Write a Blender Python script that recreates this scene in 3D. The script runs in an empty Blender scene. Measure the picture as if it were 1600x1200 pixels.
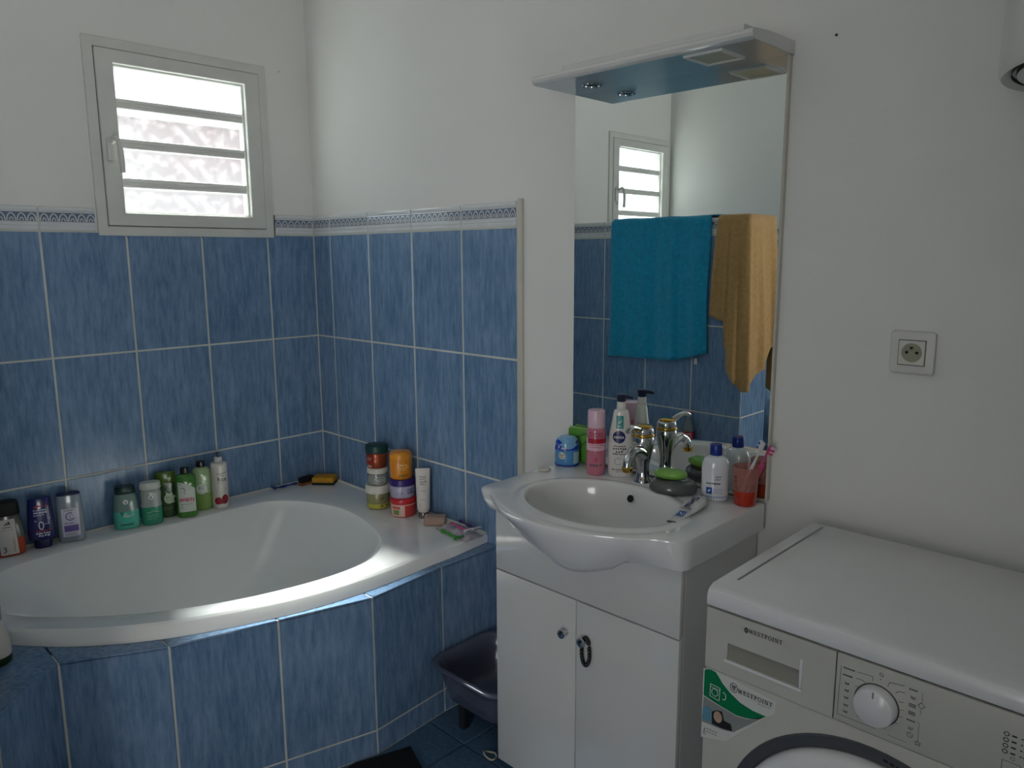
import bpy, bmesh, math, random
from mathutils import Vector, Matrix
random.seed(7)
PI = math.pi
SC = bpy.context.scene
COL = SC.collection

# ------------------------------------------------------------------ camera, sky, exposure
cam_d = bpy.data.cameras.new('camera')
cam_d.sensor_fit = 'HORIZONTAL'; cam_d.sensor_width = 36.0
cam_d.lens = 36.0 * 1186.8 / 1600.0
cam_d.clip_start = 0.02
cam = bpy.data.objects.new('camera', cam_d); COL.objects.link(cam)
_yaw, _pitch, _roll = 0.7746, 0.1669, -0.0055
_f = Vector((-math.sin(_yaw) * math.cos(_pitch), math.cos(_yaw) * math.cos(_pitch), -math.sin(_pitch)))
_r = _f.cross(Vector((0, 0, 1))).normalized(); _u = _r.cross(_f)
_r2 = _r * math.cos(_roll) + _u * math.sin(_roll); _u2 = -_r * math.sin(_roll) + _u * math.cos(_roll)
_m = Matrix((_r2, _u2, -_f)).transposed().to_4x4()
_m.translation = Vector((2.757, -1.679, 1.435))
cam.matrix_world = _m
SC.camera = cam

SC.view_settings.view_transform = 'Standard'
SC.view_settings.look = 'None'
SC.view_settings.gamma = 1.0
SC.view_settings.use_curve_mapping = False
SC.view_settings.exposure = 0.0

SKY = 2.8
w = bpy.data.worlds.new('sky'); SC.world = w; w.use_nodes = True
bg = w.node_tree.nodes['Background']
bg.inputs['Color'].default_value = (0.88, 0.94, 1.0, 1)
bg.inputs['Strength'].default_value = SKY

def portal(name, loc, sx, sz):
    d = bpy.data.lights.new(name, 'AREA'); d.shape = 'RECTANGLE'; d.size = sx; d.size_y = sz
    d.cycles.is_portal = True
    o = bpy.data.objects.new(name, d); COL.objects.link(o)
    o.location = loc; o.rotation_euler = (0, -PI / 2, 0)      # faces +x, into the room
    return o
portal('window_portal', (-0.16, -0.495, 1.81), 0.62, 0.62)
portal('window_portal', (-0.16, -2.30, 1.81), 0.62, 0.62)
sun_d = bpy.data.lights.new('sun', 'SUN'); sun_d.energy = 45.0; sun_d.angle = math.radians(11); sun_d.color = (1.0, 0.98, 0.95)
sun = bpy.data.objects.new('sun', sun_d); COL.objects.link(sun)
sun.rotation_euler = Vector((1.0, -0.17, -1.37)).to_track_quat('-Z', 'Y').to_euler()
# added fill lamp, unseen, shining in through the doorway behind the camera
fill_d = bpy.data.lights.new('added_fill_light', 'AREA'); fill_d.shape = 'RECTANGLE'; fill_d.size = 1.3; fill_d.size_y = 1.7
fill_d.energy = 46.0; fill_d.color = (1.0, 0.99, 0.98)
hw = bpy.data.objects.new('added_fill_light', fill_d); COL.objects.link(hw)
hw.location = (3.6, -4.4, 1.35); hw.rotation_euler = Vector((-0.35, 1.0, 0.0)).to_track_quat('-Z', 'Y').to_euler()

# second added fill lamp, out of view, aimed up through the other doorway
up_fill_d = bpy.data.lights.new('added_up_fill', 'AREA'); up_fill_d.shape = 'RECTANGLE'; up_fill_d.size = 1.0; up_fill_d.size_y = 1.2
up_fill_d.energy = 31.0; up_fill_d.color = (1.0, 0.99, 0.98); up_fill_d.spread = math.radians(100)
up_fill = bpy.data.objects.new('added_up_fill', up_fill_d); COL.objects.link(up_fill)
up_fill.location = (4.55, -2.1, 0.25); up_fill.rotation_euler = Vector((-1.0, 0.12, 1.0)).to_track_quat('-Z', 'Y').to_euler()

# ------------------------------------------------------------------ materials
def lin(h):
    h = h.lstrip('#'); c = [int(h[i:i + 2], 16) / 255 for i in (0, 2, 4)]
    return tuple(((x / 12.92) if x <= 0.04045 else ((x + 0.055) / 1.055) ** 2.4) for x in c) + (1,)
def setin(b, k, v):
    if k in b.inputs: b.inputs[k].default_value = v
def P(name, hexc, rough=0.4, metal=0.0, spec=0.5, coat=0.0, trans=0.0, ior=1.45, var=0.04, scale=12.0, bump=0.0, bscale=60.0, alpha=1.0, sheen=0.0):
    m = bpy.data.materials.new(name); m.use_nodes = True
    nt = m.node_tree; b = nt.nodes['Principled BSDF']
    setin(b, 'Roughness', rough); setin(b, 'Metallic', metal); setin(b, 'Specular IOR Level', spec)
    setin(b, 'Coat Weight', coat); setin(b, 'Coat Roughness', 0.05); setin(b, 'Transmission Weight', trans); setin(b, 'IOR', ior)
    setin(b, 'Alpha', alpha); setin(b, 'Sheen Weight', sheen)
    c = lin(hexc)
    tc = nt.nodes.new('ShaderNodeTexCoord')
    nz = nt.nodes.new('ShaderNodeTexNoise'); nz.inputs['Scale'].default_value = scale; nz.inputs['Detail'].default_value = 3
    nt.links.new(tc.outputs['Object'], nz.inputs['Vector'])
    rp = nt.nodes.new('ShaderNodeValToRGB')
    rp.color_ramp.elements[0].position = 0.3; rp.color_ramp.elements[1].position = 0.7
    rp.color_ramp.elements[0].color = tuple(x * (1 - var) for x in c[:3]) + (1,)
    rp.color_ramp.elements[1].color = tuple(min(1, x * (1 + var)) for x in c[:3]) + (1,)
    nt.links.new(nz.outputs['Fac'], rp.inputs['Fac']); nt.links.new(rp.outputs['Color'], b.inputs['Base Color'])
    if bump:
        n2 = nt.nodes.new('ShaderNodeTexNoise'); n2.inputs['Scale'].default_value = bscale; n2.inputs['Detail'].default_value = 4
        nt.links.new(tc.outputs['Object'], n2.inputs['Vector'])
        bp = nt.nodes.new('ShaderNodeBump'); bp.inputs['Strength'].default_value = bump; bp.inputs['Distance'].default_value = 0.002
        nt.links.new(n2.outputs['Fac'], bp.inputs['Height']); nt.links.new(bp.outputs['Normal'], b.inputs['Normal'])
    return m

def streak_tile(name, dark, light, rough=0.22):
    m = bpy.data.materials.new(name); m.use_nodes = True
    nt = m.node_tree; b = nt.nodes['Principled BSDF']
    g = nt.nodes.new('ShaderNodeNewGeometry')
    mp = nt.nodes.new('ShaderNodeMapping'); mp.inputs['Scale'].default_value = (1, 1, 0.16)
    nt.links.new(g.outputs['Position'], mp.inputs['Vector'])
    n1 = nt.nodes.new('ShaderNodeTexNoise'); n1.inputs['Scale'].default_value = 75; n1.inputs['Detail'].default_value = 5; n1.inputs['Roughness'].default_value = 0.65
    nt.links.new(mp.outputs['Vector'], n1.inputs['Vector'])
    n2 = nt.nodes.new('ShaderNodeTexNoise'); n2.inputs['Scale'].default_value = 9; n2.inputs['Detail'].default_value = 3
    nt.links.new(g.outputs['Position'], n2.inputs['Vector'])
    oi = nt.nodes.new('ShaderNodeObjectInfo')
    a = nt.nodes.new('ShaderNodeMath'); a.operation = 'MULTIPLY_ADD'; a.inputs[1].default_value = 0.35; 
    nt.links.new(n2.outputs['Fac'], a.inputs[0]); nt.links.new(n1.outputs['Fac'], a.inputs[2])
    a2 = nt.nodes.new('ShaderNodeMath'); a2.operation = 'MULTIPLY_ADD'; a2.inputs[1].default_value = 0.08
    nt.links.new(oi.outputs['Random'], a2.inputs[0]); nt.links.new(a.outputs[0], a2.inputs[2])
    rp = nt.nodes.new('ShaderNodeValToRGB')
    rp.color_ramp.elements[0].position = 0.52; rp.color_ramp.elements[1].position = 0.92
    rp.color_ramp.elements[0].color = lin(dark); rp.color_ramp.elements[1].color = lin(light)
    nt.links.new(a2.outputs[0], rp.inputs['Fac']); nt.links.new(rp.outputs['Color'], b.inputs['Base Color'])
    setin(b, 'Roughness', rough); setin(b, 'Specular IOR Level', 0.5)
    return m

def pane_mat():
    m = bpy.data.materials.new('textured_glass'); m.use_nodes = True
    nt = m.node_tree; nt.nodes.remove(nt.nodes['Principled BSDF']); out = nt.nodes['Material Output']
    tr = nt.nodes.new('ShaderNodeBsdfTransparent'); tl = nt.nodes.new('ShaderNodeBsdfTranslucent'); gl = nt.nodes.new('ShaderNodeBsdfGlossy')
    tl.inputs['Color'].default_value = (0.95, 0.93, 0.95, 1); gl.inputs['Roughness'].default_value = 0.1
    tr.inputs['Color'].default_value = (0.93, 0.97, 0.97, 1)
    tc = nt.nodes.new('ShaderNodeTexCoord'); nz = nt.nodes.new('ShaderNodeTexNoise'); nz.inputs['Scale'].default_value = 26; nz.inputs['Detail'].default_value = 6
    nt.links.new(tc.outputs['Object'], nz.inputs['Vector'])
    mr = nt.nodes.new('ShaderNodeMapRange'); mr.inputs[1].default_value = 0.45; mr.inputs[2].default_value = 0.75; mr.inputs[3].default_value = 0.006; mr.inputs[4].default_value = 0.045
    nt.links.new(nz.outputs['Fac'], mr.inputs[0])
    m1 = nt.nodes.new('ShaderNodeMixShader'); nt.links.new(mr.outputs[0], m1.inputs[0]); nt.links.new(tr.outputs[0], m1.inputs[1]); nt.links.new(tl.outputs[0], m1.inputs[2])
    m2 = nt.nodes.new('ShaderNodeMixShader'); m2.inputs[0].default_value = 0.05
    nt.links.new(m1.outputs[0], m2.inputs[1]); nt.links.new(gl.outputs[0], m2.inputs[2]); nt.links.new(m2.outputs[0], out.inputs['Surface'])
    return m

M = dict(
    wall=P('wall_paint', 'E4E4E0', 0.85, var=0.02, scale=2.5, bump=0.15, bscale=140),
    ceil=P('ceiling_paint', 'E6E6E3', 0.9),
    tile=streak_tile('blue_tile', '597A9C', '839EBF'),
    floor_tile=streak_tile('floor_tile', '3A5874', '587692', 0.3),
    grout=P('grout', 'C9CCC4', 0.8, var=0.12, scale=5),
    grout_dark=P('floor_grout', '5A6062', 0.9, var=0.1),
    tilewhite=P('border_glaze', 'D9DCDE', 0.12, coat=0.3),
    borderblue=P('border_blue', '6D7C92', 0.2),
    frame=P('painted_aluminium', 'D5D6D0', 0.4),
    bar=P('grey_aluminium', 'E4E4E0', 0.35),
    gasket=P('gasket', '555552', 0.7),
    pane=pane_mat(),
    acrylic=P('bath_acrylic', 'F2F2EF', 0.16, coat=0.5, var=0.01),
    ceramic=P('basin_ceramic', 'E6E6E6', 0.1, coat=0.6, var=0.01),
    lacquer=P('white_lacquer', 'D9D9D6', 0.12, coat=0.6, var=0.01),
    edge=P('pale_edge', 'C9C6BA', 0.5),
    chrome=P('chrome', 'C8CACC', 0.06, metal=1.0, var=0.0),
    brass=P('gold_plate', 'C8A24A', 0.12, metal=1.0),
    blackhole=P('black', '0A0A0A', 0.6),
    mirror=P('mirror_silver', 'F3F8F6', 0.0, metal=1.0, var=0.0),
    washer=P('washer_enamel', 'E2E2E4', 0.22, coat=0.3, var=0.01),
    washerpanel=P('washer_panel', 'C3C2BB', 0.35, var=0.01),
    darkgrey=P('dark_grey_ring', '4A4E54', 0.4),
    ink=P('print_black', '1C1D20', 0.5),
    inkgrey=P('print_grey', '6A6C6C', 0.5),
    inkwhite=P('print_white', 'E8E8E8', 0.4),
    green_st=P('sticker_green', '0B7A4C', 0.3),
    teal=P('teal_towel', '189CC4', 0.95, bump=0.9, bscale=420, var=0.12, scale=60, sheen=0.3),
    tan=P('tan_towel', 'C29A62', 0.95, bump=0.9, bscale=420, var=0.1, scale=60, sheen=0.3),
    plastic_w=P('white_plastic', 'DEDDD8', 0.35),
    socketw=P('socket_white', 'D8D7D0', 0.35),
    heater=P('heater_enamel', 'DAD9D2', 0.3),
    mat=P('black_mat', '16171A', 0.95, bump=1.0, bscale=250),
    outside=None,
)
def col(hexc, rough=0.3, **k):
    key = ('c', hexc, rough, tuple(sorted(k.items())))
    if key not in M: M[key] = P('coloured_plastic', hexc, rough, **k)
    return M[key]

# ------------------------------------------------------------------ mesh helpers
class MB:
    def __init__(s): s.v = []; s.f = []
    def add(s, vs, fs):
        o = len(s.v); s.v += [tuple(v) for v in vs]; s.f += [tuple(i + o for i in f) for f in fs]; return s
    def box(s, x0, x1, y0, y1, z0, z1):
        return s.add([(x0, y0, z0), (x1, y0, z0), (x1, y1, z0), (x0, y1, z0), (x0, y0, z1), (x1, y0, z1), (x1, y1, z1), (x0, y1, z1)],
                     [(0, 3, 2, 1), (4, 5, 6, 7), (0, 1, 5, 4), (1, 2, 6, 5), (2, 3, 7, 6), (3, 0, 4, 7)])
    def prism(s, poly, z0, z1, axis='z'):
        n = len(poly)
        def q(a, b, c): return (a, b, c) if axis == 'z' else ((a, c, b) if axis == 'y' else (c, a, b))
        vs = [q(a, b, z0) for a, b in poly] + [q(a, b, z1) for a, b in poly]
        fs = [tuple(range(n))[::-1], tuple(range(n, 2 * n))] + [(i, (i + 1) % n, n + (i + 1) % n, n + i) for i in range(n)]
        return s.add(vs, fs)
    def lathe(s, prof, n=32, sx=1, sy=1, p=2.0, c=(0, 0, 0), cap0=True, cap1=True):
        vs = []; fs = []
        for r, z in prof:
            for i in range(n):
                x, y = sup(2 * PI * i / n, p); vs.append((c[0] + r * sx * x, c[1] + r * sy * y, c[2] + z))
        for k in range(len(prof) - 1):
            for i in range(n):
                j = (i + 1) % n; fs.append((k * n + i, k * n + j, (k + 1) * n + j, (k + 1) * n + i))
        if cap0: fs.append(tuple(range(n))[::-1])
        if cap1: fs.append(tuple(range((len(prof) - 1) * n, len(prof) * n)))
        return s.add(vs, fs)
    def tube(s, path, rad, n=10, cap=True):
        path = [Vector(p) for p in path]; rs = rad if isinstance(rad, (list, tuple)) else [rad] * len(path)
        vs = []; fs = []; up = None
        for i, p in enumerate(path):
            t = (path[min(i + 1, len(path) - 1)] - path[max(i - 1, 0)]).normalized()
            if up is None:
                up = Vector((0, 0, 1)) if abs(t.z) < 0.9 else Vector((1, 0, 0))
            b = t.cross(up)
            if b.length < 1e-4: b = t.cross(Vector((0, 1, 0)))
            b.normalize(); up = b.cross(t).normalized()
            for k in range(n):
                a = 2 * PI * k / n; vs.append(p + (b * math.cos(a) + up * math.sin(a)) * rs[i])
        for i in range(len(path) - 1):
            for k in range(n):
                j = (k + 1) % n; fs.append((i * n + k, i * n + j, (i + 1) * n + j, (i + 1) * n + k))
        if cap:
            fs.append(tuple(range(n))[::-1]); fs.append(tuple(range((len(path) - 1) * n, len(path) * n)))
        return s.add(vs, fs)
    def ring(s, path, rad, n=8):
        path = [Vector(p) for p in path]; m = len(path); vs = []; fs = []
        for i in range(m):
            t = (path[(i + 1) % m] - path[i - 1]).normalized(); up = Vector((0, 1, 0)) if abs(t.y) < 0.9 else Vector((0, 0, 1))
            b = t.cross(up).normalized(); u2 = b.cross(t)
            for k in range(n):
                a = 2 * PI * k / n; vs.append(path[i] + (b * math.cos(a) + u2 * math.sin(a)) * rad)
        for i in range(m):
            for k in range(n):
                j = (k + 1) % n; i2 = (i + 1) % m; fs.append((i * n + k, i * n + j, i2 * n + j, i2 * n + k))
        return s.add(vs, fs)
    def grid(s, rows, closed=False):
        n = len(rows[0]); vs = [v for r in rows for v in r]; fs = []
        for i in range(len(rows) - 1):
            for j in range(n if closed else n - 1):
                k = (j + 1) % n; fs.append((i * n + j, i * n + k, (i + 1) * n + k, (i + 1) * n + j))
        return s.add(vs, fs)
def sup(a, p):
    c, s_ = math.cos(a), math.sin(a); e = 2.0 / p
    return (math.copysign(abs(c) ** e, c), math.copysign(abs(s_) ** e, s_))

def mesh(name, mb, smooth=False, bevel=0.0, seg=2, flipfix=True, angle=40):
    me = bpy.data.meshes.new(name); me.from_pydata(mb.v, [], mb.f); me.update()
    bm = bmesh.new(); bm.from_mesh(me)
    bmesh.ops.remove_doubles(bm, verts=bm.verts, dist=1e-6)
    if flipfix: bmesh.ops.recalc_face_normals(bm, faces=bm.faces)
    if bevel:
        es = [e for e in bm.edges if len(e.link_faces) == 2 and e.calc_face_angle(0) > math.radians(30)]
        bmesh.ops.bevel(bm, geom=es, offset=bevel, segments=seg, profile=0.5, affect='EDGES', clamp_overlap=True)
    if smooth or bevel:
        lim = math.radians(angle)
        for f in bm.faces: f.smooth = True
        for e in bm.edges:
            e.smooth = not (len(e.link_faces) == 2 and e.calc_face_angle(0) > lim)
    bm.to_mesh(me); bm.free()
    return me
def obj(name, mb, mat, parent=None, smooth=False, bevel=0.0, seg=2, loc=None, rot=None, kind=None, label=None, flipfix=True, angle=40):
    me = mb if isinstance(mb, bpy.types.Mesh) else mesh(name, mb, smooth, bevel, seg, flipfix, angle)
    o = bpy.data.objects.new(name, me); COL.objects.link(o)
    if mat is not None and len(me.materials) == 0: me.materials.append(mat)
    if parent: o.parent = parent
    if loc: o.location = loc
    if rot is not None: o.rotation_euler = rot if isinstance(rot, tuple) else (0, 0, rot)
    if kind: o['kind'] = kind
    if label: o['label'] = label
    return o
def thing(name, label, cat, loc=(0, 0, 0), rz=0, group=None):
    o = bpy.data.objects.new(name, None); COL.objects.link(o); o.empty_display_size = 0.05
    o.location = loc; o.rotation_euler = (0, 0, rz); o['label'] = label; o['category'] = cat
    if group: o['group'] = group
    return o
def tag(o, label, cat, group=None):
    o['label'] = label; o['category'] = cat
    if group: o['group'] = group
    return o

# text (built-in font) as flat polygons
def text2d(s, size, bold=0.0, narrow=1.0):
    c = bpy.data.curves.new('t', 'FONT'); c.body = s; c.size = size; c.align_x = 'CENTER'; c.align_y = 'CENTER'
    c.offset = bold * size; c.resolution_u = 2
    o = bpy.data.objects.new('t', c); me = bpy.data.meshes.new_from_object(o)
    vs = [(v.co.x * narrow, v.co.y) for v in me.vertices]; fs = [tuple(p.vertices) for p in me.polygons]
    bpy.data.objects.remove(o); bpy.data.meshes.remove(me); bpy.data.curves.remove(c)
    return vs, fs
def stroke(pts, w):
    vs = []; fs = []
    for (a, b) in zip(pts[:-1], pts[1:]):
        d = Vector((b[0] - a[0], b[1] - a[1])); 
        if d.length < 1e-9: continue
        d.normalize(); n = Vector((-d.y, d.x)) * w / 2; o = len(vs)
        vs += [(a[0] + n.x, a[1] + n.y), (a[0] - n.x, a[1] - n.y), (b[0] - n.x, b[1] - n.y), (b[0] + n.x, b[1] + n.y)]
        fs.append((o, o + 1, o + 2, o + 3))
    return vs, fs
def arc2(cx, cy, rx, ry, a0, a1, n=10):
    return [(cx + rx * math.cos(math.radians(a0 + (a1 - a0) * i / n)), cy + ry * math.sin(math.radians(a0 + (a1 - a0) * i / n))) for i in range(n + 1)]
def disc2(cx, cy, rx, ry=None, n=24):
    ry = ry or rx; vs = [(cx, cy)]; fs = []
    for k in (1, 2, 3): vs += [(cx + rx * k / 3 * math.cos(2 * PI * i / n), cy + ry * k / 3 * math.sin(2 * PI * i / n)) for i in range(n)]
    for i in range(n):
        j = (i + 1) % n; fs.append((0, 1 + i, 1 + j))
        for k in (0, 1): fs.append((1 + k * n + i, 1 + (k + 1) * n + i, 1 + (k + 1) * n + j, 1 + k * n + j))
    return vs, fs
def circ(r, n=24): return [(r * math.cos(2 * PI * i / n), r * math.sin(2 * PI * i / n)) for i in range(n)]
def rect2(x0, x1, y0, y1):
    n = max(1, min(8, int((x1 - x0) / 0.005))); m = max(1, min(6, int((y1 - y0) / 0.008)))
    vs = [(x0 + (x1 - x0) * i / n, y0 + (y1 - y0) * k / m) for k in range(m + 1) for i in range(n + 1)]
    return vs, [(k * (n + 1) + i, k * (n + 1) + i + 1, (k + 1) * (n + 1) + i + 1, (k + 1) * (n + 1) + i) for k in range(m) for i in range(n)]
def join2(*items):
    vs = []; fs = []
    for v, f in items:
        o = len(vs); vs += list(v); fs += [tuple(i + o for i in q) for q in f]
    return vs, fs
def move2(it, dx, dy, s=1, rot=0):
    c, sn = math.cos(rot), math.sin(rot)
    return [((x * c - y * sn) * s + dx, (x * sn + y * c) * s + dy) for x, y in it[0]], it[1]
# slab serif capitals for the brand lettering, unit height, returns shape and width
def slab(word, h, x0=0, y0=0, wt=0.2, gap=0.12):
    G = {}
    def S(x0_, x1_, y): return stroke([(x0_, y), (x1_, y)], 0.09)
    G['W'] = (1.15, [stroke([(0.12, 1), (0.36, 0)], wt), stroke([(0.36, 0), (0.58, 0.9)], 0.1), stroke([(0.58, 0.9), (0.8, 0)], wt), stroke([(0.8, 0), (1.03, 1)], 0.1), S(0, 0.3, 0.955), S(0.88, 1.15, 0.955)])
    G['E'] = (0.72, [stroke([(0.2, 0), (0.2, 1)], wt), S(0.02, 0.68, 0.955), S(0.02, 0.7, 0.045), S(0.2, 0.5, 0.5), stroke([(0.66, 0.72), (0.66, 1)], 0.08), stroke([(0.68, 0), (0.68, 0.3)], 0.08), stroke([(0.5, 0.36), (0.5, 0.64)], 0.07)])
    G['S'] = (0.66, [stroke(arc2(0.32, 0.73, 0.23, 0.22, 20, 270, 10), 0.14), stroke(arc2(0.33, 0.27, 0.25, 0.22, 90, -160, 10), 0.15), stroke([(0.58, 0.7), (0.58, 1)], 0.08), stroke([(0.06, 0), (0.06, 0.32)], 0.08)])
    G['T'] = (0.8, [stroke([(0.4, 0), (0.4, 1)], wt), S(0.02, 0.78, 0.955), S(0.2, 0.6, 0.045), stroke([(0.06, 0.7), (0.06, 1)], 0.08), stroke([(0.74, 0.7), (0.74, 1)], 0.08)])
    G['P'] = (0.74, [stroke([(0.2, 0), (0.2, 1)], wt), S(0.02, 0.42, 0.955), S(0.02, 0.4, 0.045), stroke(arc2(0.4, 0.73, 0.24, 0.23, 95, -95, 10), 0.16), S(0.2, 0.42, 0.5)])
    G['O'] = (0.86, [stroke(arc2(0.43, 0.5, 0.34, 0.44, 0, 360, 18), 0.16)])
    G['I'] = (0.44, [stroke([(0.22, 0), (0.22, 1)], wt), S(0.02, 0.42, 0.955), S(0.02, 0.42, 0.045)])
    G['N'] = (0.9, [stroke([(0.16, 0), (0.16, 1)], 0.1), stroke([(0.16, 1), (0.74, 0)], wt), stroke([(0.74, 0), (0.74, 1)], 0.1), S(0, 0.3, 0.955), S(0, 0.32, 0.045), S(0.58, 0.9, 0.955)])
    x = x0; out = []
    for ch in word:
        wd, parts = G[ch]
        for p_ in parts: out.append(([(x + a * h, y0 + b * h) for a, b in p_[0]], p_[1]))
        x += (wd + gap) * h
    return join2(*out), x - x0
def map2(it, fn):
    mb = MB(); mb.add([fn(x, y) for x, y in it[0]], it[1]); return mb
def islands(it):
    p = list(range(len(it[0])))
    def f(a):
        while p[a] != a: p[a] = p[p[a]]; a = p[a]
        return a
    for q in it[1]:
        for v in q[1:]: p[f(v)] = f(q[0])
    return len({f(i) for i in range(len(p))})
def decal(name, it, fn, mat, parent, word=False):
    # fine illegible print made of many specks stays one part of kind stuff
    return obj(name, map2(it, fn), mat, parent, flipfix=False, kind='stuff' if not word and islands(it) >= (2 if name == 'print' else 8) else None)

# surface of a lathed body; angle 0 is the front (-y)
def rad_at(prof, z):
    for (r0, z0), (r1, z1) in zip(prof[:-1], prof[1:]):
        if z0 <= z <= z1 and z1 > z0: return r0 + (r1 - r0) * (z - z0) / (z1 - z0)
    return max(r for r, _ in prof)
class Surf:
    def __init__(s, prof, sx=1, sy=1, p=2.0): s.prof, s.sx, s.sy, s.p = prof, sx, sy, p
    def pt(s, a, z, off=0.0008):
        r = rad_at(s.prof, z) ; x, y = sup(a - PI / 2, s.p)
        X, Y = r * s.sx * x, r * s.sy * y; l = math.hypot(X, Y) or 1
        return (X * (1 + off / l), Y * (1 + off / l), z)
    def patch(s, a0, a1, z0, z1, off=0.0006, na=14, nz=6, shape=None):
        mb = MB(); rows = []
        for k in range(nz + 1):
            z = z0 + (z1 - z0) * k / nz; b0, b1 = (a0, a1) if not shape else shape(k / nz, a0, a1)
            rows.append([s.pt(b0 + (b1 - b0) * i / na, z, off) for i in range(na + 1)])
        return mb.grid(rows)
    def xy(s, z, off=0.0012):            # map flat art in metres onto the surface, centred at height z
        R = rad_at(s.prof, z) * s.sx
        def fn(x, y):
            if s.p > 2.05 or s.sy < 0.95:     # flattened body: project straight on
                r = rad_at(s.prof, z + y); X = max(-0.98, min(0.98, x / (r * s.sx)))
                Y = -r * s.sy * (1 - abs(X) ** s.p) ** (1 / s.p)
                return (x, Y - off, z + y)
            return s.pt(x / R, z + y, off)
        return fn

def rounded(h, r, top=None, e=0.006, eb=0.003):
    top = top or r
    return [(r - eb, 0), (r, eb), (r, h * 0.5), (top, h - e), (top - e * 0.5, h - e * 0.25), (top - e, h)]
def squircle_poly(x0, x1, z0, z1, r, n=5):
    pts = []
    for cx, cz, a in ((x1 - r, z1 - r, 0), (x0 + r, z1 - r, 90), (x0 + r, z0 + r, 180), (x1 - r, z0 + r, 270)):
        for i in range(n + 1):
            t = math.radians(a + 90 * i / n); pts.append((cx + r * math.cos(t), cz + r * math.sin(t)))
    return pts
def catmull(pts, n=8, closed=False):
    out = []; m = len(pts)
    for i in range(m if closed else m - 1):
        g = (lambda k: pts[k % m]) if closed else (lambda k: pts[max(0, min(m - 1, k))])
        p0, p1, p2, p3 = g(i - 1), g(i), g(i + 1), g(i + 2)
        for k in range(n):
            t = k / n
            out.append(tuple(0.5 * (2 * b + (c - a) * t + (2 * a - 5 * b + 4 * c - d) * t * t + (-a + 3 * b - 3 * c + d) * t ** 3) for a, b, c, d in zip(p0, p1, p2, p3)))
    if not closed: out.append(tuple(pts[-1]))
    return out
def polar_hit(poly, c, a):
    dx, dy = math.cos(a), math.sin(a); best = None; m = len(poly)
    for i in range(m):
        x0, y0 = poly[i][0] - c[0], poly[i][1] - c[1]; x1, y1 = poly[(i + 1) % m][0] - c[0], poly[(i + 1) % m][1] - c[1]
        ex, ey = x1 - x0, y1 - y0; den = dx * ey - dy * ex
        if abs(den) < 1e-12: continue
        t = (x0 * ey - y0 * ex) / den; u_ = (x0 * dy - y0 * dx) / den
        if t > 0 and -1e-9 <= u_ <= 1 + 1e-9: best = t if best is None else max(best, t)
    return (c[0] + dx * best, c[1] + dy * best)

# ------------------------------------------------------------------ the room
RX, RY, RZ = 3.5, -2.61, 2.75
T = 0.2
def struct(name, mb, mat, **k): return obj(name, mb, mat, kind='structure', **k)
# window wall, x = 0, with two openings
W1 = (-0.80, -0.19); W2 = (-2.585, -1.99); WZ = (1.52, 2.125)
b = MB()
TL = 0.10
b.box(-TL, 0, RY - T, 0, 0, WZ[0]); b.box(-TL, 0, RY - T, 0, WZ[1], RZ)
for y0, y1 in ((RY - T, W2[0]), (W2[1], W1[0]), (W1[1], 0)): b.box(-TL, 0, y0, y1, WZ[0], WZ[1])
wall_left = struct('wall_left', b, M['wall'])
wall_back = struct('wall_back', MB().box(-T, RX + T, 0, T, 0, RZ), M['wall'])
DX0, DX1, DZ = 2.12, 2.98, 2.06            # unseen doorway behind the camera, added to let fill light in
b = MB(); b.box(-T, DX0, RY - T, RY, 0, RZ); b.box(DX1, RX + T, RY - T, RY, 0, RZ); b.box(DX0, DX1, RY - T, RY, DZ, RZ)
wall_front = struct('wall_front', b, M['wall'])
DY0, DY1 = -2.46, -1.62  # second unseen doorway, added as an opening for the upward fill
b = MB(); b.box(RX, RX + T, RY, DY0, 0, RZ); b.box(RX, RX + T, DY1, 0, 0, RZ); b.box(RX, RX + T, DY0, DY1, DZ, RZ)
wall_right = struct('wall_right', b, M['wall'])
b = MB(); b.box(RX - 0.012, RX + T, DY0, DY0 + 0.03, 0, DZ); b.box(RX - 0.012, RX + T, DY1 - 0.03, DY1, 0, DZ); b.box(RX - 0.012, RX + T, DY0 + 0.03, DY1 - 0.03, DZ - 0.03, DZ)
struct('added_door_2', b, M['frame'])
b = MB(); b.box(DX0, DX0 + 0.03, RY - T, RY + 0.012, 0, DZ); b.box(DX1 - 0.03, DX1, RY - T, RY + 0.012, 0, DZ); b.box(DX0 + 0.03, DX1 - 0.03, RY - T, RY + 0.012, DZ - 0.03, DZ)
struct('added_door_1', b, M['frame'])
HY = -4.9
b = MB(); b.box(1.0, 1.1, HY, RY - T, 0, RZ); b.box(5.9, 6.0, HY, -0.9, 0, RZ); b.box(1.0, 6.0, HY - 0.1, HY, 0, RZ); b.box(RX + T, 6.0, -0.9, -0.8, 0, RZ)
struct('wall_added_hall', b, M['wall'])  # unseen walls added behind the doorways to keep the sky out
struct('ceiling', MB().box(-T, 6.0, HY - 0.1, T, RZ, RZ + 0.15), M['ceil'])
floor = struct('floor', MB().box(-T, 6.0, HY - 0.1, T, -0.15, -0.012), M['grout_dark'])
PX, PY0, PY1, PZ = 1.155, -1.447, -1.677, 1.590
wall_mid = struct('wall_partition', MB().box(0, PX, PY1, PY0, -0.012, PZ), M['wall'])

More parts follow.
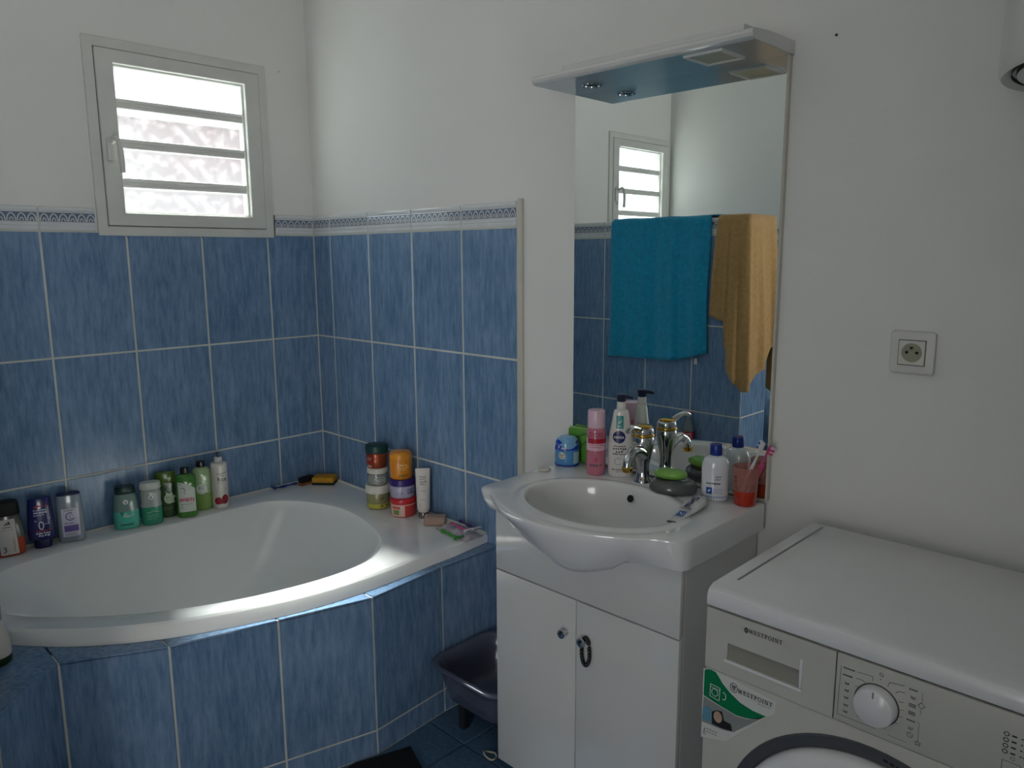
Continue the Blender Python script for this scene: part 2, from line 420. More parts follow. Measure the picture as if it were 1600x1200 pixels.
# tiles, each its own object, shared meshes
PITCH, JW = 0.2567, 0.0068
TH, TZ = 0.008, [1.521, 1.118, 0.715, 0.312]
_tm = {}
def tile_mesh(wd, ht, th=TH):
    k = (round(wd, 4), round(ht, 4), th)
    if k not in _tm:
        c = 0.0015; mb = MB()
        mb.add([(0, 0, 0), (wd, 0, 0), (wd, 0, ht), (0, 0, ht), (0, -th + c, 0), (wd, -th + c, 0), (wd, -th + c, ht), (0, -th + c, ht),
                (c, -th, c), (wd - c, -th, c), (wd - c, -th, ht - c), (c, -th, ht - c)],
               [(0, 1, 5, 4), (1, 2, 6, 5), (2, 3, 7, 6), (3, 0, 4, 7), (4, 5, 9, 8), (5, 6, 10, 9), (6, 7, 11, 10), (7, 4, 8, 11), (8, 9, 10, 11)])
        me = bpy.data.meshes.new('tile'); me.from_pydata(mb.v, [], mb.f); me.materials.append(M['tile']); _tm[k] = me
    return _tm[k]
_bm = {}
BZ0, BZ1 = 1.5245, 1.597
def border_meshes(wd):
    k = round(wd, 4)
    if k not in _bm:
        H = BZ1 - BZ0; mb = MB()
        prof = [(0, 0), (-0.008, 0), (-0.0085, 0.004), (-0.007, 0.006), (-0.007, 0.012), (-0.0095, 0.0145), (-0.0095, 0.020), (-0.007, 0.0225), (-0.007, 0.057), (-0.010, 0.0595), (-0.0105, 0.066), (-0.009, H - 0.002), (0, H)]
        n = len(prof)
        mb.add([(0, y, z) for y, z in prof] + [(wd, y, z) for y, z in prof], [(i, i + 1, n + i + 1, n + i) for i in range(n - 1)] + [tuple(range(n)), tuple(range(2 * n - 1, n - 1, -1))])
        base = mesh('border_tile', mb); base.materials.append(M['tilewhite'])
        band = MB().box(0.0005, wd - 0.0005, -0.0078, -0.006, 0.0255, 0.0535)
        mband = mesh('band', band); mband.materials.append(M['borderblue'])
        cnt = max(1, round(wd / 0.0285)); pt = wd / cnt; arcs = []
        for i in range(cnt):
            cx = pt * (i + 0.5)
            arcs.append(stroke(arc2(cx, 0.027, pt * 0.42, 0.0225, 0, 180, 10), 0.0036))
            arcs.append(stroke(arc2(cx, 0.027, pt * 0.17, 0.010, 0, 180, 6), 0.003))
        for i in range(int(wd / 0.009)):
            if (i // 5) % 2 == 0: arcs.append(stroke([(0.004 + i * 0.009, 0.0150), (0.0085 + i * 0.009, 0.0195)], 0.0018))
        A = join2(*arcs)
        mb = MB(); mb.add([(x, -0.0088 if z > 0.0235 else -0.0101, z) for x, z in A[0]], A[1])
        marc = mesh('arches', mb, flipfix=False); marc.materials.append(M['tilewhite'])
        _bm[k] = (base, mband, marc)
    return _bm[k]
def place(parent, name, me, origin, rot):
    return obj(name, me, None, parent, loc=origin, rot=rot)
def tile_wall(parent, P0, ang, joints, rows, border=True, skip=None, bskip=None):
    """P0: plan point of the wall line start; ang: rotation of the wall's local x axis; joints: positions along local x"""
    dx, dy = math.cos(ang), math.sin(ang)
    for j in range(len(joints) - 1):
        a0, a1 = joints[j] + JW / 2, joints[j + 1] - JW / 2
        if a1 - a0 < 0.01: continue
        o = (P0[0] + dx * a0, P0[1] + dy * a0)
        for k in range(len(rows) - 1):
            if skip and skip(a0, a1, k): continue
            place(parent, 'tile', tile_mesh(a1 - a0, rows[k] - rows[k + 1] - JW), (o[0], o[1], rows[k + 1] + JW / 2), ang)
        if border and not (bskip and bskip(a0, a1)):
            b0, b1 = a0, a1
            for base, e in (((b0, b1), None),):
                ms = border_meshes(b1 - b0)
                bt = place(parent, 'border_tile', ms[0], (o[0], o[1], BZ0), ang)
                obj('band', ms[1], None, bt); obj('arches', ms[2], None, bt)
def grout(parent, P0, ang, L, z0, z1, th=0.0062):
    return obj('grout', MB().box(0, L, -th, 0, z0, z1), M['grout'], parent, loc=(P0[0], P0[1], 0), rot=ang)

# window wall: local x runs along +y (ang 90 deg), starting at the partition face
jw = [-0.2087 - PITCH * k for k in range(5)]            # y positions of the joints
P0 = (0, PY0)
jj = sorted([0.0] + [y - PY0 for y in jw if y > PY0 + 0.02] + [-PY0 - 0.007])
# the window frame reaches down to 1.508; the border runs up to it on both sides
def cut_border():
    segs = []
    f0, f1 = -0.815 - PY0, -0.174 - PY0
    for a, c in zip(jj[:-1], jj[1:]):
        a_, c_ = a + JW / 2, c - JW / 2
        for s0, s1 in ((a_, min(c_, f0)), (max(a_, f1), c_)):
            if s1 - s0 > 0.012: segs.append((s0, s1))
    return segs
tile_wall(wall_left, P0, PI / 2, jj, TZ, border=False)
for s0, s1 in cut_border():
    ms = border_meshes(s1 - s0)
    bt = place(wall_left, 'border_tile', ms[0], (0, PY0 + s0, BZ0), PI / 2); obj('band', ms[1], None, bt); obj('arches', ms[2], None, bt)
grout(wall_left, P0, PI / 2, -PY0, 0.3, 1.505)
obj('grout', MB().box(0, 0.0062, -0.174, 0, 1.505, 1.595), M['grout'], wall_left)
obj('grout', MB().box(0, 0.0062, PY0, -0.815, 1.505, 1.595), M['grout'], wall_left)
# mirror wall (local x along +x)
jm = [0.007, 0.1254, 0.3821, 0.6388, 0.8955, 1.146]
tile_wall(wall_back, (0, 0), 0, jm, TZ + [-0.09 + 0.02])
grout(wall_back, (0, 0), 0, 1.1475, 0, 1.595)
struct('trim_1', MB().box(1.147, 1.168, -0.011, 0, 0, 1.604), M['edge'], bevel=0.003)
# partition front face (+y side), seen in the mirror: local x runs along -x
jp = [0] + [PX + 0.008 - (PX + 0.008 - PITCH * k) for k in range(1, 5)] + [PX]
tile_wall(wall_mid, (PX + 0.008, PY0), PI, [0.0, PITCH - 0.002, 2 * PITCH - 0.002, 3 * PITCH - 0.002, 4 * PITCH - 0.002, PX], TZ + [0.0])
grout(wall_mid, (PX, PY0), PI, PX, 0.0, 1.595)
tile_wall(wall_mid, (PX, PY1), PI / 2, [0.0, PY0 - PY1], TZ + [0.0])
grout(wall_mid, (PX, PY1), PI / 2, PY0 - PY1, 0.0, 1.595)
tile_wall(wall_mid, (0, PY1), 0, [PITCH * k for k in range(5)] + [PX], TZ + [0.0])
obj('tile_cap', MB().box(0.01, PX + 0.006, PY1 - 0.006, PY0 + 0.006, PZ, PZ + 0.008), M['tilewhite'], wall_mid, bevel=0.002)
# the room beyond the partition
jj2 = [0.007] + [0.007 + 0.19 + PITCH * k for k in range(3)] + [PY1 - RY - 0.003]
tile_wall(wall_left, (0, RY), PI / 2, jj2, TZ + [0.0], border=False)
grout(wall_left, (0, RY), PI / 2, PY1 - RY, 0.0, 1.505)
tile_wall(wall_front, (1.80, RY), PI, [PITCH * k for k in range(7)] + [1.793], TZ + [0.0])
grout(wall_front, (1.80, RY), PI, 1.80, 0.0, 1.595)
# floor tiles
me = mesh('tile', MB().box(0.0015, 0.3285, 0.0015, 0.3285, -0.012, 0), bevel=0.0015, seg=1); me.materials.append(M['floor_tile'])
for i in range(11):
    for j in range(8):
        x, y = 0.0 + i * 0.331 - 0.11, RY + j * 0.331 - 0.02
        if x + 0.33 < 0.85 and y > PY0: continue
        o = obj('tile', me, None, floor, loc=(x, y, 0))

# ------------------------------------------------------------------ louvred windows
def window(name, yc0, yc1, handle_side):
    """yc0<yc1 outer frame limits on the wall; handle_side -1: handle at the low-y stile, +1: at the high-y stile"""
    r = bpy.data.objects.new(name, None); COL.objects.link(r); r['kind'] = 'structure'
    ym = (yc0 + yc1) / 2; hw = (yc1 - yc0) / 2; z0, z1 = 1.509, 2.136; zm = (z0 + z1) / 2; hz = (z1 - z0) / 2
    r.location = (0, ym, zm)
    def ringframe(oy, oz, iy, iz, x0, x1):
        mb = MB(); sg = ((-1, -1), (1, -1), (1, 1), (-1, 1))
        rows = [[(x, a * y, c * z) for a, c in sg] for x, y, z in ((x0, oy, oz), (x1, oy, oz), (x1, iy, iz), (x0, iy, iz), (x0, oy, oz))]
        return mb.grid(rows, closed=True)
    obj('outer_frame', ringframe(hw, hz, hw - 0.031, hz - 0.031, -0.06, 0.012), M['frame'], r, bevel=0.003)
    obj('gasket', ringframe(hw - 0.0315, hz - 0.0315, hw - 0.036, hz - 0.036, -0.05, 0.006), M['gasket'], r)
    obj('sash', ringframe(hw - 0.0335, hz - 0.0335, 0.226, 0.238, -0.045, 0.017), M['frame'], r, bevel=0.003)
    obj('glazing_bead', ringframe(0.2262, 0.2382, 0.219, 0.231, -0.035, 0.000), M['frame'], r, bevel=0.002)
    zb = [1.573, 1.685, 1.812, 1.940, 2.055]
    for k in range(4):
        a, c = zb[k] - zm + 0.004, zb[k + 1] - zm - 0.004
        pn = obj('pane', MB().box(-0.002, 0.002, -0.221, 0.221, a - (a + c) / 2, c - (a + c) / 2), M['pane'], r, loc=(-0.02, 0, (a + c) / 2), rot=(0, math.radians(-7), 0))
    for k in range(1, 4):
        z = zb[k] - zm; mb = MB()
        mb.box(-0.034, -0.006, -0.221, 0.221, z - 0.0155, z - 0.006); mb.box(-0.034, -0.009, -0.221, 0.221, z - 0.006, z + 0.004); mb.box(-0.034, -0.005, -0.221, 0.221, z + 0.004, z + 0.0155)
        obj('glazing_rail', mb, M['bar'], r, bevel=0.0015)
    s = handle_side; hy = s * (hw - 0.058)
    h = obj('handle', MB().box(0.0172, 0.028, hy - 0.014, hy + 0.014, -0.075, 0.0), M['frame'], r, bevel=0.004)
    hb = MB(); p = [(0.024, hy, -0.015), (0.042, hy, -0.012), (0.056, hy - s * 0.004, -0.004), (0.066, hy - s * 0.010, -0.02), (0.067, hy - s * 0.014, -0.06), (0.063, hy - s * 0.016, -0.112)]
    hb.tube(catmull(p, 6), [0.008] * 31, 10)
    obj('lever', hb, M['frame'], h, smooth=True)
    hook = MB().tube([(0.018, hy - s * 0.016, 0.002), (0.022, hy - s * 0.018, 0.03)], 0.002, 6)
    obj('stay', hook, M['frame'], h)
    return r
window('window_1', -0.808, -0.182, -1)
window('window_2', -2.60, -1.975, 1)

# what stands outside the windows
mo = bpy.data.materials.new('weathered_render'); mo.use_nodes = True
nt = mo.node_tree; bs = nt.nodes['Principled BSDF']; setin(bs, 'Roughness', 0.9)
tc = nt.nodes.new('ShaderNodeNewGeometry'); nz = nt.nodes.new('ShaderNodeTexNoise'); nz.inputs['Scale'].default_value = 1.3; nz.inputs['Detail'].default_value = 6
nt.links.new(tc.outputs['Position'], nz.inputs['Vector'])
rp = nt.nodes.new('ShaderNodeValToRGB'); rp.color_ramp.elements[0].position = 0.35; rp.color_ramp.elements[1].position = 0.65
rp.color_ramp.elements[0].color = lin('8E7B7A'); rp.color_ramp.elements[1].color = lin('98908F')
nt.links.new(nz.outputs['Fac'], rp.inputs['Fac']); nt.links.new(rp.outputs['Color'], bs.inputs['Base Color'])
nb = thing('neighbouring_house', 'pale pinkish rendered house wall outside the louvred window', 'house', (-3.3, 1.7, -3.0))
obj('wall', MB().box(-0.2, 0, -3, 4, 0, 5.45), mo, nb)
obj('coping', MB().box(-0.25, 0.05, -3, 4, 5.45, 5.52), col('B8B4AE', 0.8), nb)

# ------------------------------------------------------------------ bathtub and its tiled panel
ZT = 0.52
ledge = [(1.050, -0.009), (1.048, -0.248), (1.069, -0.521), (1.001, -0.773), (0.932, -1.029), (0.820, -1.243), (0.968, -1.399), (0.990, PY0 + 0.009)]
bp = thing('bath_surround', 'curved blue tiled surround built under the front rim of the white bathtub', 'bath surround', (0, 0, 0))
LZ = 0.490
inner_l = [(x - 0.10, y) for x, y in ledge]
lo = [(x - 0.0025, y) for x, y in ledge]; li = [(x - 0.055, y) for x, y in ledge]
core = MB()
for (a0, a1, b1, b0) in zip(lo[:-1], lo[1:], li[1:], li[:-1]): core.prism([a0, b0, b1, a1], 0.0, LZ - 0.0025)
obj('core', core, M['grout'], bp)
for i in range(len(ledge) - 1):
    a, c = Vector(ledge[i]), Vector(ledge[i + 1]); d = c - a; L = d.length; last = i == len(ledge) - 2
    ang = math.atan2(d.y, d.x) + PI           # outward normal is local -y
    st = c; dirx = -d.normalized()
    for z0, z1 in ((0.0, 0.077), (0.077, LZ)):
        o = Vector((c.x, c.y)) + dirx * 0.003; n = Vector((dirx.y, -dirx.x))
        o = o - n * 0.008
        place(bp, 'tile', tile_mesh(L - 0.006, z1 - z0 - JW * 0.8), (o.x, o.y, z0 + JW / 2), math.atan2(dirx.y, dirx.x))
    # tile laid flat on the ledge
    t_ = MB(); n = Vector((dirx.y, -dirx.x)); e = 0.0028; dd = d.normalized()
    if last: continue
    q = [a + dd * e, c - dd * e, c - dd * e - Vector((0.11, 0)), a + dd * e - Vector((0.11, 0))]
    if i == 5: q = [a + dd * e, c - dd * e, Vector((0.58, -1.397)), Vector((0.62, -1.243))]
    t_.prism([(v.x, v.y) for v in q], LZ - 0.0085, LZ)
    obj('ledge_tile', t_, M['tile'], bp, bevel=0.0012, seg=1)
t_ = MB().prism([(0.960, -1.400), (0.985, PY0 + 0.010), (0.56, PY0 + 0.010), (0.58, -1.400)], LZ - 0.0085, LZ)
obj('ledge_tile', t_, M['tile'], bp, bevel=0.0012, seg=1)

outer = [(0.0085, -0.0085), (0.0085, PY0 + 0.0095), (0.44, PY0 + 0.0095)] + catmull([(0.49, -1.405), (0.655, -1.272), (0.790, -1.134), (0.898, -0.956), (0.983, -0.71), (1.010, -0.49), (1.003, -0.25), (1.003, -0.0085)], 8)
inner = catmull([(0.125, -0.40), (0.125, -0.72), (0.125, -1.05), (0.17, -1.22), (0.32, -1.30), (0.50, -1.27), (0.65, -1.15), (0.775, -0.99), (0.862, -0.80), (0.905, -0.58), (0.885, -0.40), (0.79, -0.285), (0.62, -0.215), (0.42, -0.19), (0.25, -0.235), (0.155, -0.31)], 10, closed=True)
CT = (0.5, -0.72); N = 160
angs = [2 * PI * i / N for i in range(N)]
for cxy in outer[:3] + [outer[-1]]:
    a = math.atan2(cxy[1] - CT[1], cxy[0] - CT[0]) % (2 * PI); i = min(range(N), key=lambda i: abs(angs[i] - a)); angs[i] = a
O = [Vector(polar_hit(outer, CT, a)) for a in angs]; I = [Vector(polar_hit(inner, CT, a)) for a in angs]
front = [max(0.0, min(1.0, (o.x - 0.35) / 0.4)) * max(0.0, min(1.0, (-o.y - 0.02) / 0.15)) for o in O]      # 1 along the free front edge
rows = []
def rowz(f): rows.append([f(i) for i in range(N)])
def lerp(a, c, t): return a + (c - a) * t
rowz(lambda i: (*(O[i] + (Vector(CT) - O[i]).normalized() * -0.021 * front[i]), LZ + 0.0008))
rowz(lambda i: (*O[i], ZT - 0.004 + 0.002 * front[i]))
rowz(lambda i: (*lerp(O[i], I[i], 0.03), ZT + 0.001 - 0.0005 * front[i]))
rowz(lambda i: (*lerp(O[i], I[i], 0.10), ZT + 0.0015 + 0.003 * front[i]))
rowz(lambda i: (*lerp(O[i], I[i], 0.5), ZT + 0.000 + 0.002 * front[i]))
rowz(lambda i: (*lerp(O[i], I[i], 0.90), ZT - 0.001))
rowz(lambda i: (*I[i], ZT - 0.006))
CI = Vector((0.57, -0.74))
for t, dz in [(t, 0.012 + 0.290 * (1 - (1 - t) ** 1.6)) for t in (0.02, 0.05, 0.09, 0.14, 0.20, 0.27, 0.35, 0.44, 0.54, 0.65, 0.78, 0.97)]:
    rowz(lambda i: (*lerp(I[i], CI, t), ZT - dz))
tub = obj('bathtub', MB().grid(rows, closed=True), M['acrylic'], smooth=True, angle=28, flipfix=True)
tag(tub, 'white acrylic corner bathtub with curved front rim under the window', 'bathtub')
dr = MB().lathe([(0.03, 0), (0.034, 0.002), (0.03, 0.005), (0.012, 0.004)], 24, c=(0.57, -0.74, ZT - 0.3005))
obj('drain', dr, M['chrome'], tub, smooth=True)
sl = MB().tube([(0.014, PY0 + 0.03, ZT + 0.002), (0.014, -0.014, ZT + 0.002)], 0.006, 8); sl.tube([(0.014, -0.014, ZT + 0.002), (1.0, -0.014, ZT + 0.002)], 0.006, 8)
obj('sealant_bead', sl, col('D4D4CC', 0.5), tub, smooth=True)

# ------------------------------------------------------------------ vanity: cabinet, basin, mixer, mirror
cab = thing('vanity_cabinet', 'white lacquered two door vanity cabinet under the washbasin', 'cabinet', (1.6725, -0.18, 0))
X = -1.6725; Y = 0.18
def loc_box(x0, x1, y0, y1, z0, z1): return MB().box(x0 + X, x1 + X, y0 + Y, y1 + Y, z0, z1)
b = MB(); b.box(1.394 + X, 1.410 + X, -0.332 + Y, -0.012 + Y, 0.06, 0.783); b.box(1.937 + X, 1.953 + X, -0.332 + Y, -0.012 + Y, 0.06, 0.783)
b.box(1.410 + X, 1.937 + X, -0.332 + Y, -0.012 + Y, 0.06, 0.078); b.box(1.410 + X, 1.937 + X, -0.020 + Y, -0.012 + Y, 0.078, 0.70); b.box(1.410 + X, 1.937 + X, -0.332 + Y, -0.315 + Y, 0.60, 0.70)
obj('body', b, M['lacquer'], cab)
obj('plinth', loc_box(1.41, 1.937, -0.30, -0.03, 0, 0.06), M['lacquer'], cab)
obj('fascia', loc_box(1.394, 1.953, -0.350, -0.3325, 0.6215, 0.783), M['lacquer'], cab, bevel=0.0015)
for x0, x1, kx in ((1.394, 1.6665, 1.640), (1.6695, 1.953, 1.700)):
    d = obj('door', loc_box(x0, x1, -0.350, -0.3325, 0.064, 0.6180), M['lacquer'], cab, bevel=0.0015)
    kb = MB().lathe([(0.004, 0), (0.004, 0.012), (0.0065, 0.015), (0.0105, 0.018), (0.0115, 0.021), (0.0108, 0.0245), (0.0075, 0.026), (0.0065, 0.0255)], 24)
    kn = obj('knob', kb, M['chrome'], d, smooth=True, loc=(kx + X, -0.350 + Y, 0.530), rot=(PI / 2, 0, 0))
# beaded bracelet hung over the right knob
br = thing('bead_bracelet', 'black beaded bracelet hanging from a knob of the vanity cabinet', 'bracelet', (1.704, -0.3575, 0.500))
pth = []
for i in range(26):
    t = i / 26; a = 2 * PI * t
    pth.append((0.012 * math.cos(a), 0.0, 0.032 * math.sin(a) + (0.006 if math.sin(a) > 0.6 else 0)))
cm = MB().ring(pth, 0.0012, 6)
obj('cord', cm, M['blackhole'], br)
bead = MB().lathe([(0.0008, -0.0050), (0.0042, -0.0028), (0.0052, 0), (0.0042, 0.0028), (0.0008, 0.0050)], 8)
bme = mesh('bead', bead, smooth=True); bme.materials.append(col('141416', 0.25))
for p_ in pth: obj('bead', bme, None, br, loc=p_)

# basin: a loft from the bowl out over the rim to the bowed apron
ZV = 0.853
outl = [(1.972, -0.0195), (1.382, -0.0195), (1.382, -0.345)] + catmull([(1.3822, -0.372), (1.388, -0.395), (1.405, -0.407), (1.44, -0.416), (1.50, -0.450), (1.59, -0.484), (1.677, -0.497), (1.765, -0.484), (1.845, -0.447), (1.905, -0.404), (1.945, -0.386), (1.963, -0.372), (1.9718, -0.350)], 6) 
CB = (1.685, -0.285); N = 192
angs = [2 * PI * i / N for i in range(N)]
for cxy in outl[:3]:
    a = math.atan2(cxy[1] - CB[1], cxy[0] - CB[0]) % (2 * PI); i = min(range(N), key=lambda i: abs(angs[i] - a)); angs[i] = a
O = [Vector(polar_hit(outl, CB, a)) for a in angs]
def ell(a, rx, ry): return Vector((CB[0] + rx * math.cos(a), CB[1] + ry * math.sin(a)))
def zb(i):
    q = O[i]; fr_ = max(0, min(1, (-q.y - 0.39) / 0.05))
    return ZV - 0.066 - 0.052 * fr_ * math.exp(-((q.x - 1.735) / 0.17) ** 2) + 0.012 * math.exp(-((q.x - 1.40) / 0.03) ** 2) * (q.y < -0.3)
rows = []
def rw(f): rows.append([f(i) for i in range(N)])
C2 = Vector(CB)
for rx, ry, dz in ((0.02, 0.016, 0.125), (0.07, 0.055, 0.122), (0.12, 0.095, 0.110), (0.160, 0.122, 0.086), (0.182, 0.138, 0.052), (0.192, 0.146, 0.022), (0.197, 0.150, 0.006)):
    rw(lambda i: (*ell(angs[i], rx, ry), ZV - dz))
rw(lambda i: (*ell(angs[i], 0.200, 0.153), ZV + 0.0005))
rw(lambda i: (*ell(angs[i], 0.205, 0.157), ZV + 0.0028))
rw(lambda i: (*ell(angs[i], 0.212, 0.163), ZV + 0.003))
def g(i, rx, ry):                      # keep the groove inside the outline
    e = ell(angs[i], rx, ry); lim = (O[i] - C2).length - 0.010
    d = e - C2; return C2 + d.normalized() * min(d.length, lim)
rw(lambda i: (*g(i, 0.222, 0.173), ZV + 0.0015))
rw(lambda i: (*g(i, 0.228, 0.179), ZV - 0.0012))
rw(lambda i: (*g(i, 0.234, 0.185), ZV))
def ins(i, d): v = O[i] - C2; return C2 + v.normalized() * (v.length - d)
rw(lambda i: (*ins(i, 0.006), ZV))
rw(lambda i: (*ins(i, 0.0015), ZV - 0.0015))
rw(lambda i: (*O[i], ZV - 0.006))
def fr(i): return max(0, min(1, (-O[i].y - 0.37) / 0.05))
rw(lambda i: (*ins(i, 0.012 * fr(i)), ZV - 0.03))
rw(lambda i: (*ins(i, 0.030 * fr(i)), lerp(ZV - 0.03, zb(i), 0.6)))
rw(lambda i: (*ins(i, 0.062 * fr(i)), zb(i)))
rw(lambda i: (*ins(i, max(0.022, 0.135 * fr(i))), zb(i) - 0.004 * fr(i)))
basin = obj('washbasin', MB().grid(rows, closed=True), M['ceramic'], smooth=True, angle=50)
# move the origin on to the cabinet
tag(basin, 'white ceramic washbasin with bowed front set on the cabinet', 'washbasin')
ov = MB().lathe([(0.0085, 0), (0.0095, 0.002), (0.0095, 0.003)], 20)
obj('overflow_hole', ov, M['blackhole'], basin, loc=(1.676, -0.1455, 0.826), rot=(math.radians(72), 0, 0))
obj('drain', MB().lathe([(0.021, 0), (0.023, 0.003), (0.018, 0.005), (0.010, 0.003)], 24, c=(1.685, -0.285, ZV - 0.1262)), M['chrome'], basin, smooth=True)

def V3(x, y, z): return (x, y, z)
fa = thing('mixer_tap', 'chrome mixer tap with gold cap on the washbasin', 'tap', (1.660, -0.072, ZV - 0.0002), 0.15)
prof = [(0.0235, 0), (0.0235, 0.004), (0.0185, 0.010), (0.0160, 0.03), (0.0170, 0.048), (0.0215, 0.072), (0.0255, 0.092), (0.0275, 0.105), (0.0275, 0.118), (0.026, 0.121)]
obj('body', MB().lathe(prof, 32), M['chrome'], fa, smooth=True, angle=60)
obj('collar', MB().lathe([(0.0268, 0.121), (0.0290, 0.123), (0.0290, 0.127), (0.0268, 0.129)], 32), M['brass'], fa, smooth=True, angle=60)
hd = obj('head', MB().lathe([(0.0255, 0.129), (0.0265, 0.136), (0.025, 0.143), (0.022, 0.146)], 32), M['chrome'], fa, smooth=True, angle=60)
obj('cap', MB().lathe([(0.022, 0.146), (0.0225, 0.148), (0.019, 0.1505), (0.006, 0.152)], 28), M['brass'], fa, smooth=True, angle=60)
sp = catmull([(0, -0.008, 0.076), (0, -0.030, 0.088), (0, -0.055, 0.092), (0, -0.074, 0.085), (0, -0.086, 0.070), (0, -0.089, 0.056)], 6)
obj('spout', MB().tube(sp, [0.020 - 0.008 * min(1, i / 16) for i in range(len(sp))], 16), M['chrome'], fa, smooth=True, angle=60)
obj('aerator', MB().lathe([(0.0115, 0), (0.0135, 0.003), (0.0135, 0.012), (0.0115, 0.014)], 20, c=(0, -0.0895, 0.046)), M['brass'], fa, smooth=True)
lv = catmull([(0, -0.012, 0.138), (0, -0.032, 0.146), (0, -0.056, 0.154), (0, -0.076, 0.155), (0, -0.092, 0.149)], 6)
mb = MB().tube(lv, [0.0095 - 0.004 * i / 24 for i in range(len(lv))], 12)
obj('lever', mb, M['chrome'], fa, smooth=True, angle=60)

mi = thing('mirror_unit', 'tall wall mirror with glossy light canopy above the washbasin', 'mirror', (1.676, -0.001, 0.855))
MX0, MX1, MZ1 = 1.378 - 1.676, 1.975 - 1.676, 1.862 - 0.855
obj('backing_board', MB().box(MX0 + 0.001, MX1, -0.0135, 0, 0, MZ1), M['edge'], mi, bevel=0.001, seg=1)
obj('mirror_glass', MB().box(MX0, MX1 - 0.0035, -0.0175, -0.0137, 0.001, MZ1 - 0.001), M['mirror'], mi)
cz = MZ1 + 0.0005
b = MB().prism([(0, cz), (-0.182, cz), (-0.190, cz + 0.004), (-0.193, cz + 0.010), (-0.192, cz + 0.016), (-0.187, cz + 0.020), (-0.12, cz + 0.026), (0, cz + 0.028)], MX0, MX1 + 0.004, axis='x')
can = obj('canopy', b, M['lacquer'], mi, smooth=True, angle=30)
obj('underside', MB().box(MX0 + 0.001, MX1 + 0.003, -0.181, -0.001, cz - 0.0012, cz), P('canopy_shaded_lacquer', '9FB0B8', 0.25, coat=0.6, var=0.0), mi)  # blue-grey colour paints shade and tile reflection onto the white lacquer underside
b = MB().prism([(-0.004, cz + 0.028), (-0.11, cz + 0.026), (-0.114, cz + 0.036), (-0.108, cz + 0.055), (-0.004, cz + 0.058)], MX0 + 0.03, MX1 - 0.06, axis='x')
obj('lamp_housing', b, M['lacquer'], mi, smooth=True, angle=30)
for sx in (1.493,):
    sp_ = obj('spotlight', MB().lathe([(0.024, 0), (0.026, -0.002), (0.024, -0.004), (0.019, -0.004), (0.018, -0.001)], 32, c=(sx - 1.676, -0.09, cz - 0.0012)), M['chrome'], mi, smooth=True)
    obj('lens', MB().lathe([(0.018, -0.0012), (0.010, -0.0022), (0.001, -0.0026)], 24, c=(sx - 1.676, -0.09, cz - 0.0012)), col('1A2A30', 0.1), sp_, smooth=True)
sw = MB(); x0, x1, y0, y1 = 1.805 - 1.676, 1.898 - 1.676, -0.168, -0.066
sw.box(x0, x1, y0, y0 + 0.008, cz - 0.006, cz); sw.box(x0, x1, y1 - 0.008, y1, cz - 0.006, cz); sw.box(x0, x0 + 0.008, y0 + 0.008, y1 - 0.008, cz - 0.006, cz); sw.box(x1 - 0.008, x1, y0 + 0.008, y1 - 0.008, cz - 0.006, cz)
sk = obj('shaver_socket', sw, M['plastic_w'], mi)
obj('cover', MB().box(x0 + 0.008, x1 - 0.008, y0 + 0.008, y1 - 0.008, cz - 0.0035, cz - 0.0013), col('B8B69C', 0.3), sk)

# ------------------------------------------------------------------ wall socket, heater, marks
so = thing('wall_socket', 'white square power socket on the white wall above the washing machine', 'socket', (2.265, 0, 1.236))
obj('plate', MB().prism(squircle_poly(-0.0430, 0.0430, -0.0440, 0.0440, 0.007), -0.011, 0, axis='y'), M['socketw'], so, bevel=0.005)
R_ = 0.0195; n = 28
hole = circ(R_, n)
sq = [(max(-0.0245, min(0.0245, 0.04 * math.cos(2 * PI * i / n))), max(-0.0245, min(0.0245, 0.04 * math.sin(2 * PI * i / n)))) for i in range(n)]
rows = [[(x, -0.011, z) for x, z in sq], [(x, -0.0135, z) for x, z in sq], [(x * 1.06, -0.0135, z * 1.06) for x, z in hole], [(x, -0.0125, z) for x, z in hole], [(x, -0.0112, z) for x, z in hole], [(0.0001 * x, -0.0112, 0.0001 * z) for x, z in hole]]
fp = obj('face', MB().grid(rows, closed=True), M['socketw'], so, flipfix=True)
obj('recess', MB().add([(x, -0.01125, z) for x, z in disc2(0, 0, R_ - 0.0004)[0]], disc2(0, 0, 1)[1]), col('9C9B86', 0.5), so, flipfix=False)
gap = MB(); gap.box(-0.0262, -0.0248, -0.0115, -0.011, -0.026, 0.026); gap.box(0.0248, 0.0262, -0.0118, -0.011, -0.026, 0.026); gap.box(-0.026, 0.026, -0.0118, -0.011, -0.0262, -0.0248); gap.box(-0.026, 0.026, -0.0115, -0.011, 0.0248, 0.0262)
obj('joint', gap, M['gasket'], so)
for hx, hz in ((-0.0095, 0.0005), (0.0095, 0.0005)): obj('pin_hole', MB().lathe([(0.003, 0), (0.003, 0.0008)], 14), M['blackhole'], so, loc=(hx, -0.0113, hz), rot=(PI / 2, 0, 0))
obj('earth_pin', MB().lathe([(0.0026, 0), (0.0026, 0.006), (0.0015, 0.007)], 14), col('4A4A44', 0.3, metal=0.8), so, loc=(0.0, -0.0113, 0.0105), rot=(PI / 2, 0, 0))
he = thing('water_heater', 'white cylindrical water heater hung on the wall above the washing machine', 'water heater', (2.678, -0.262, 1.690))
obj('tank', MB().lathe([(0.226, 0.010), (0.238, 0.0), (0.242, 0.006), (0.242, 0.80), (0.22, 0.85), (0.1, 0.87)], 64), M['heater'], he, smooth=True, angle=40)
obj('seal_ring', MB().lathe([(0.2255, 0.004), (0.2255, 0.012), (0.219, 0.012), (0.219, 0.004)], 64, cap0=False, cap1=False), col('4C4C3E', 0.6), he, smooth=True)
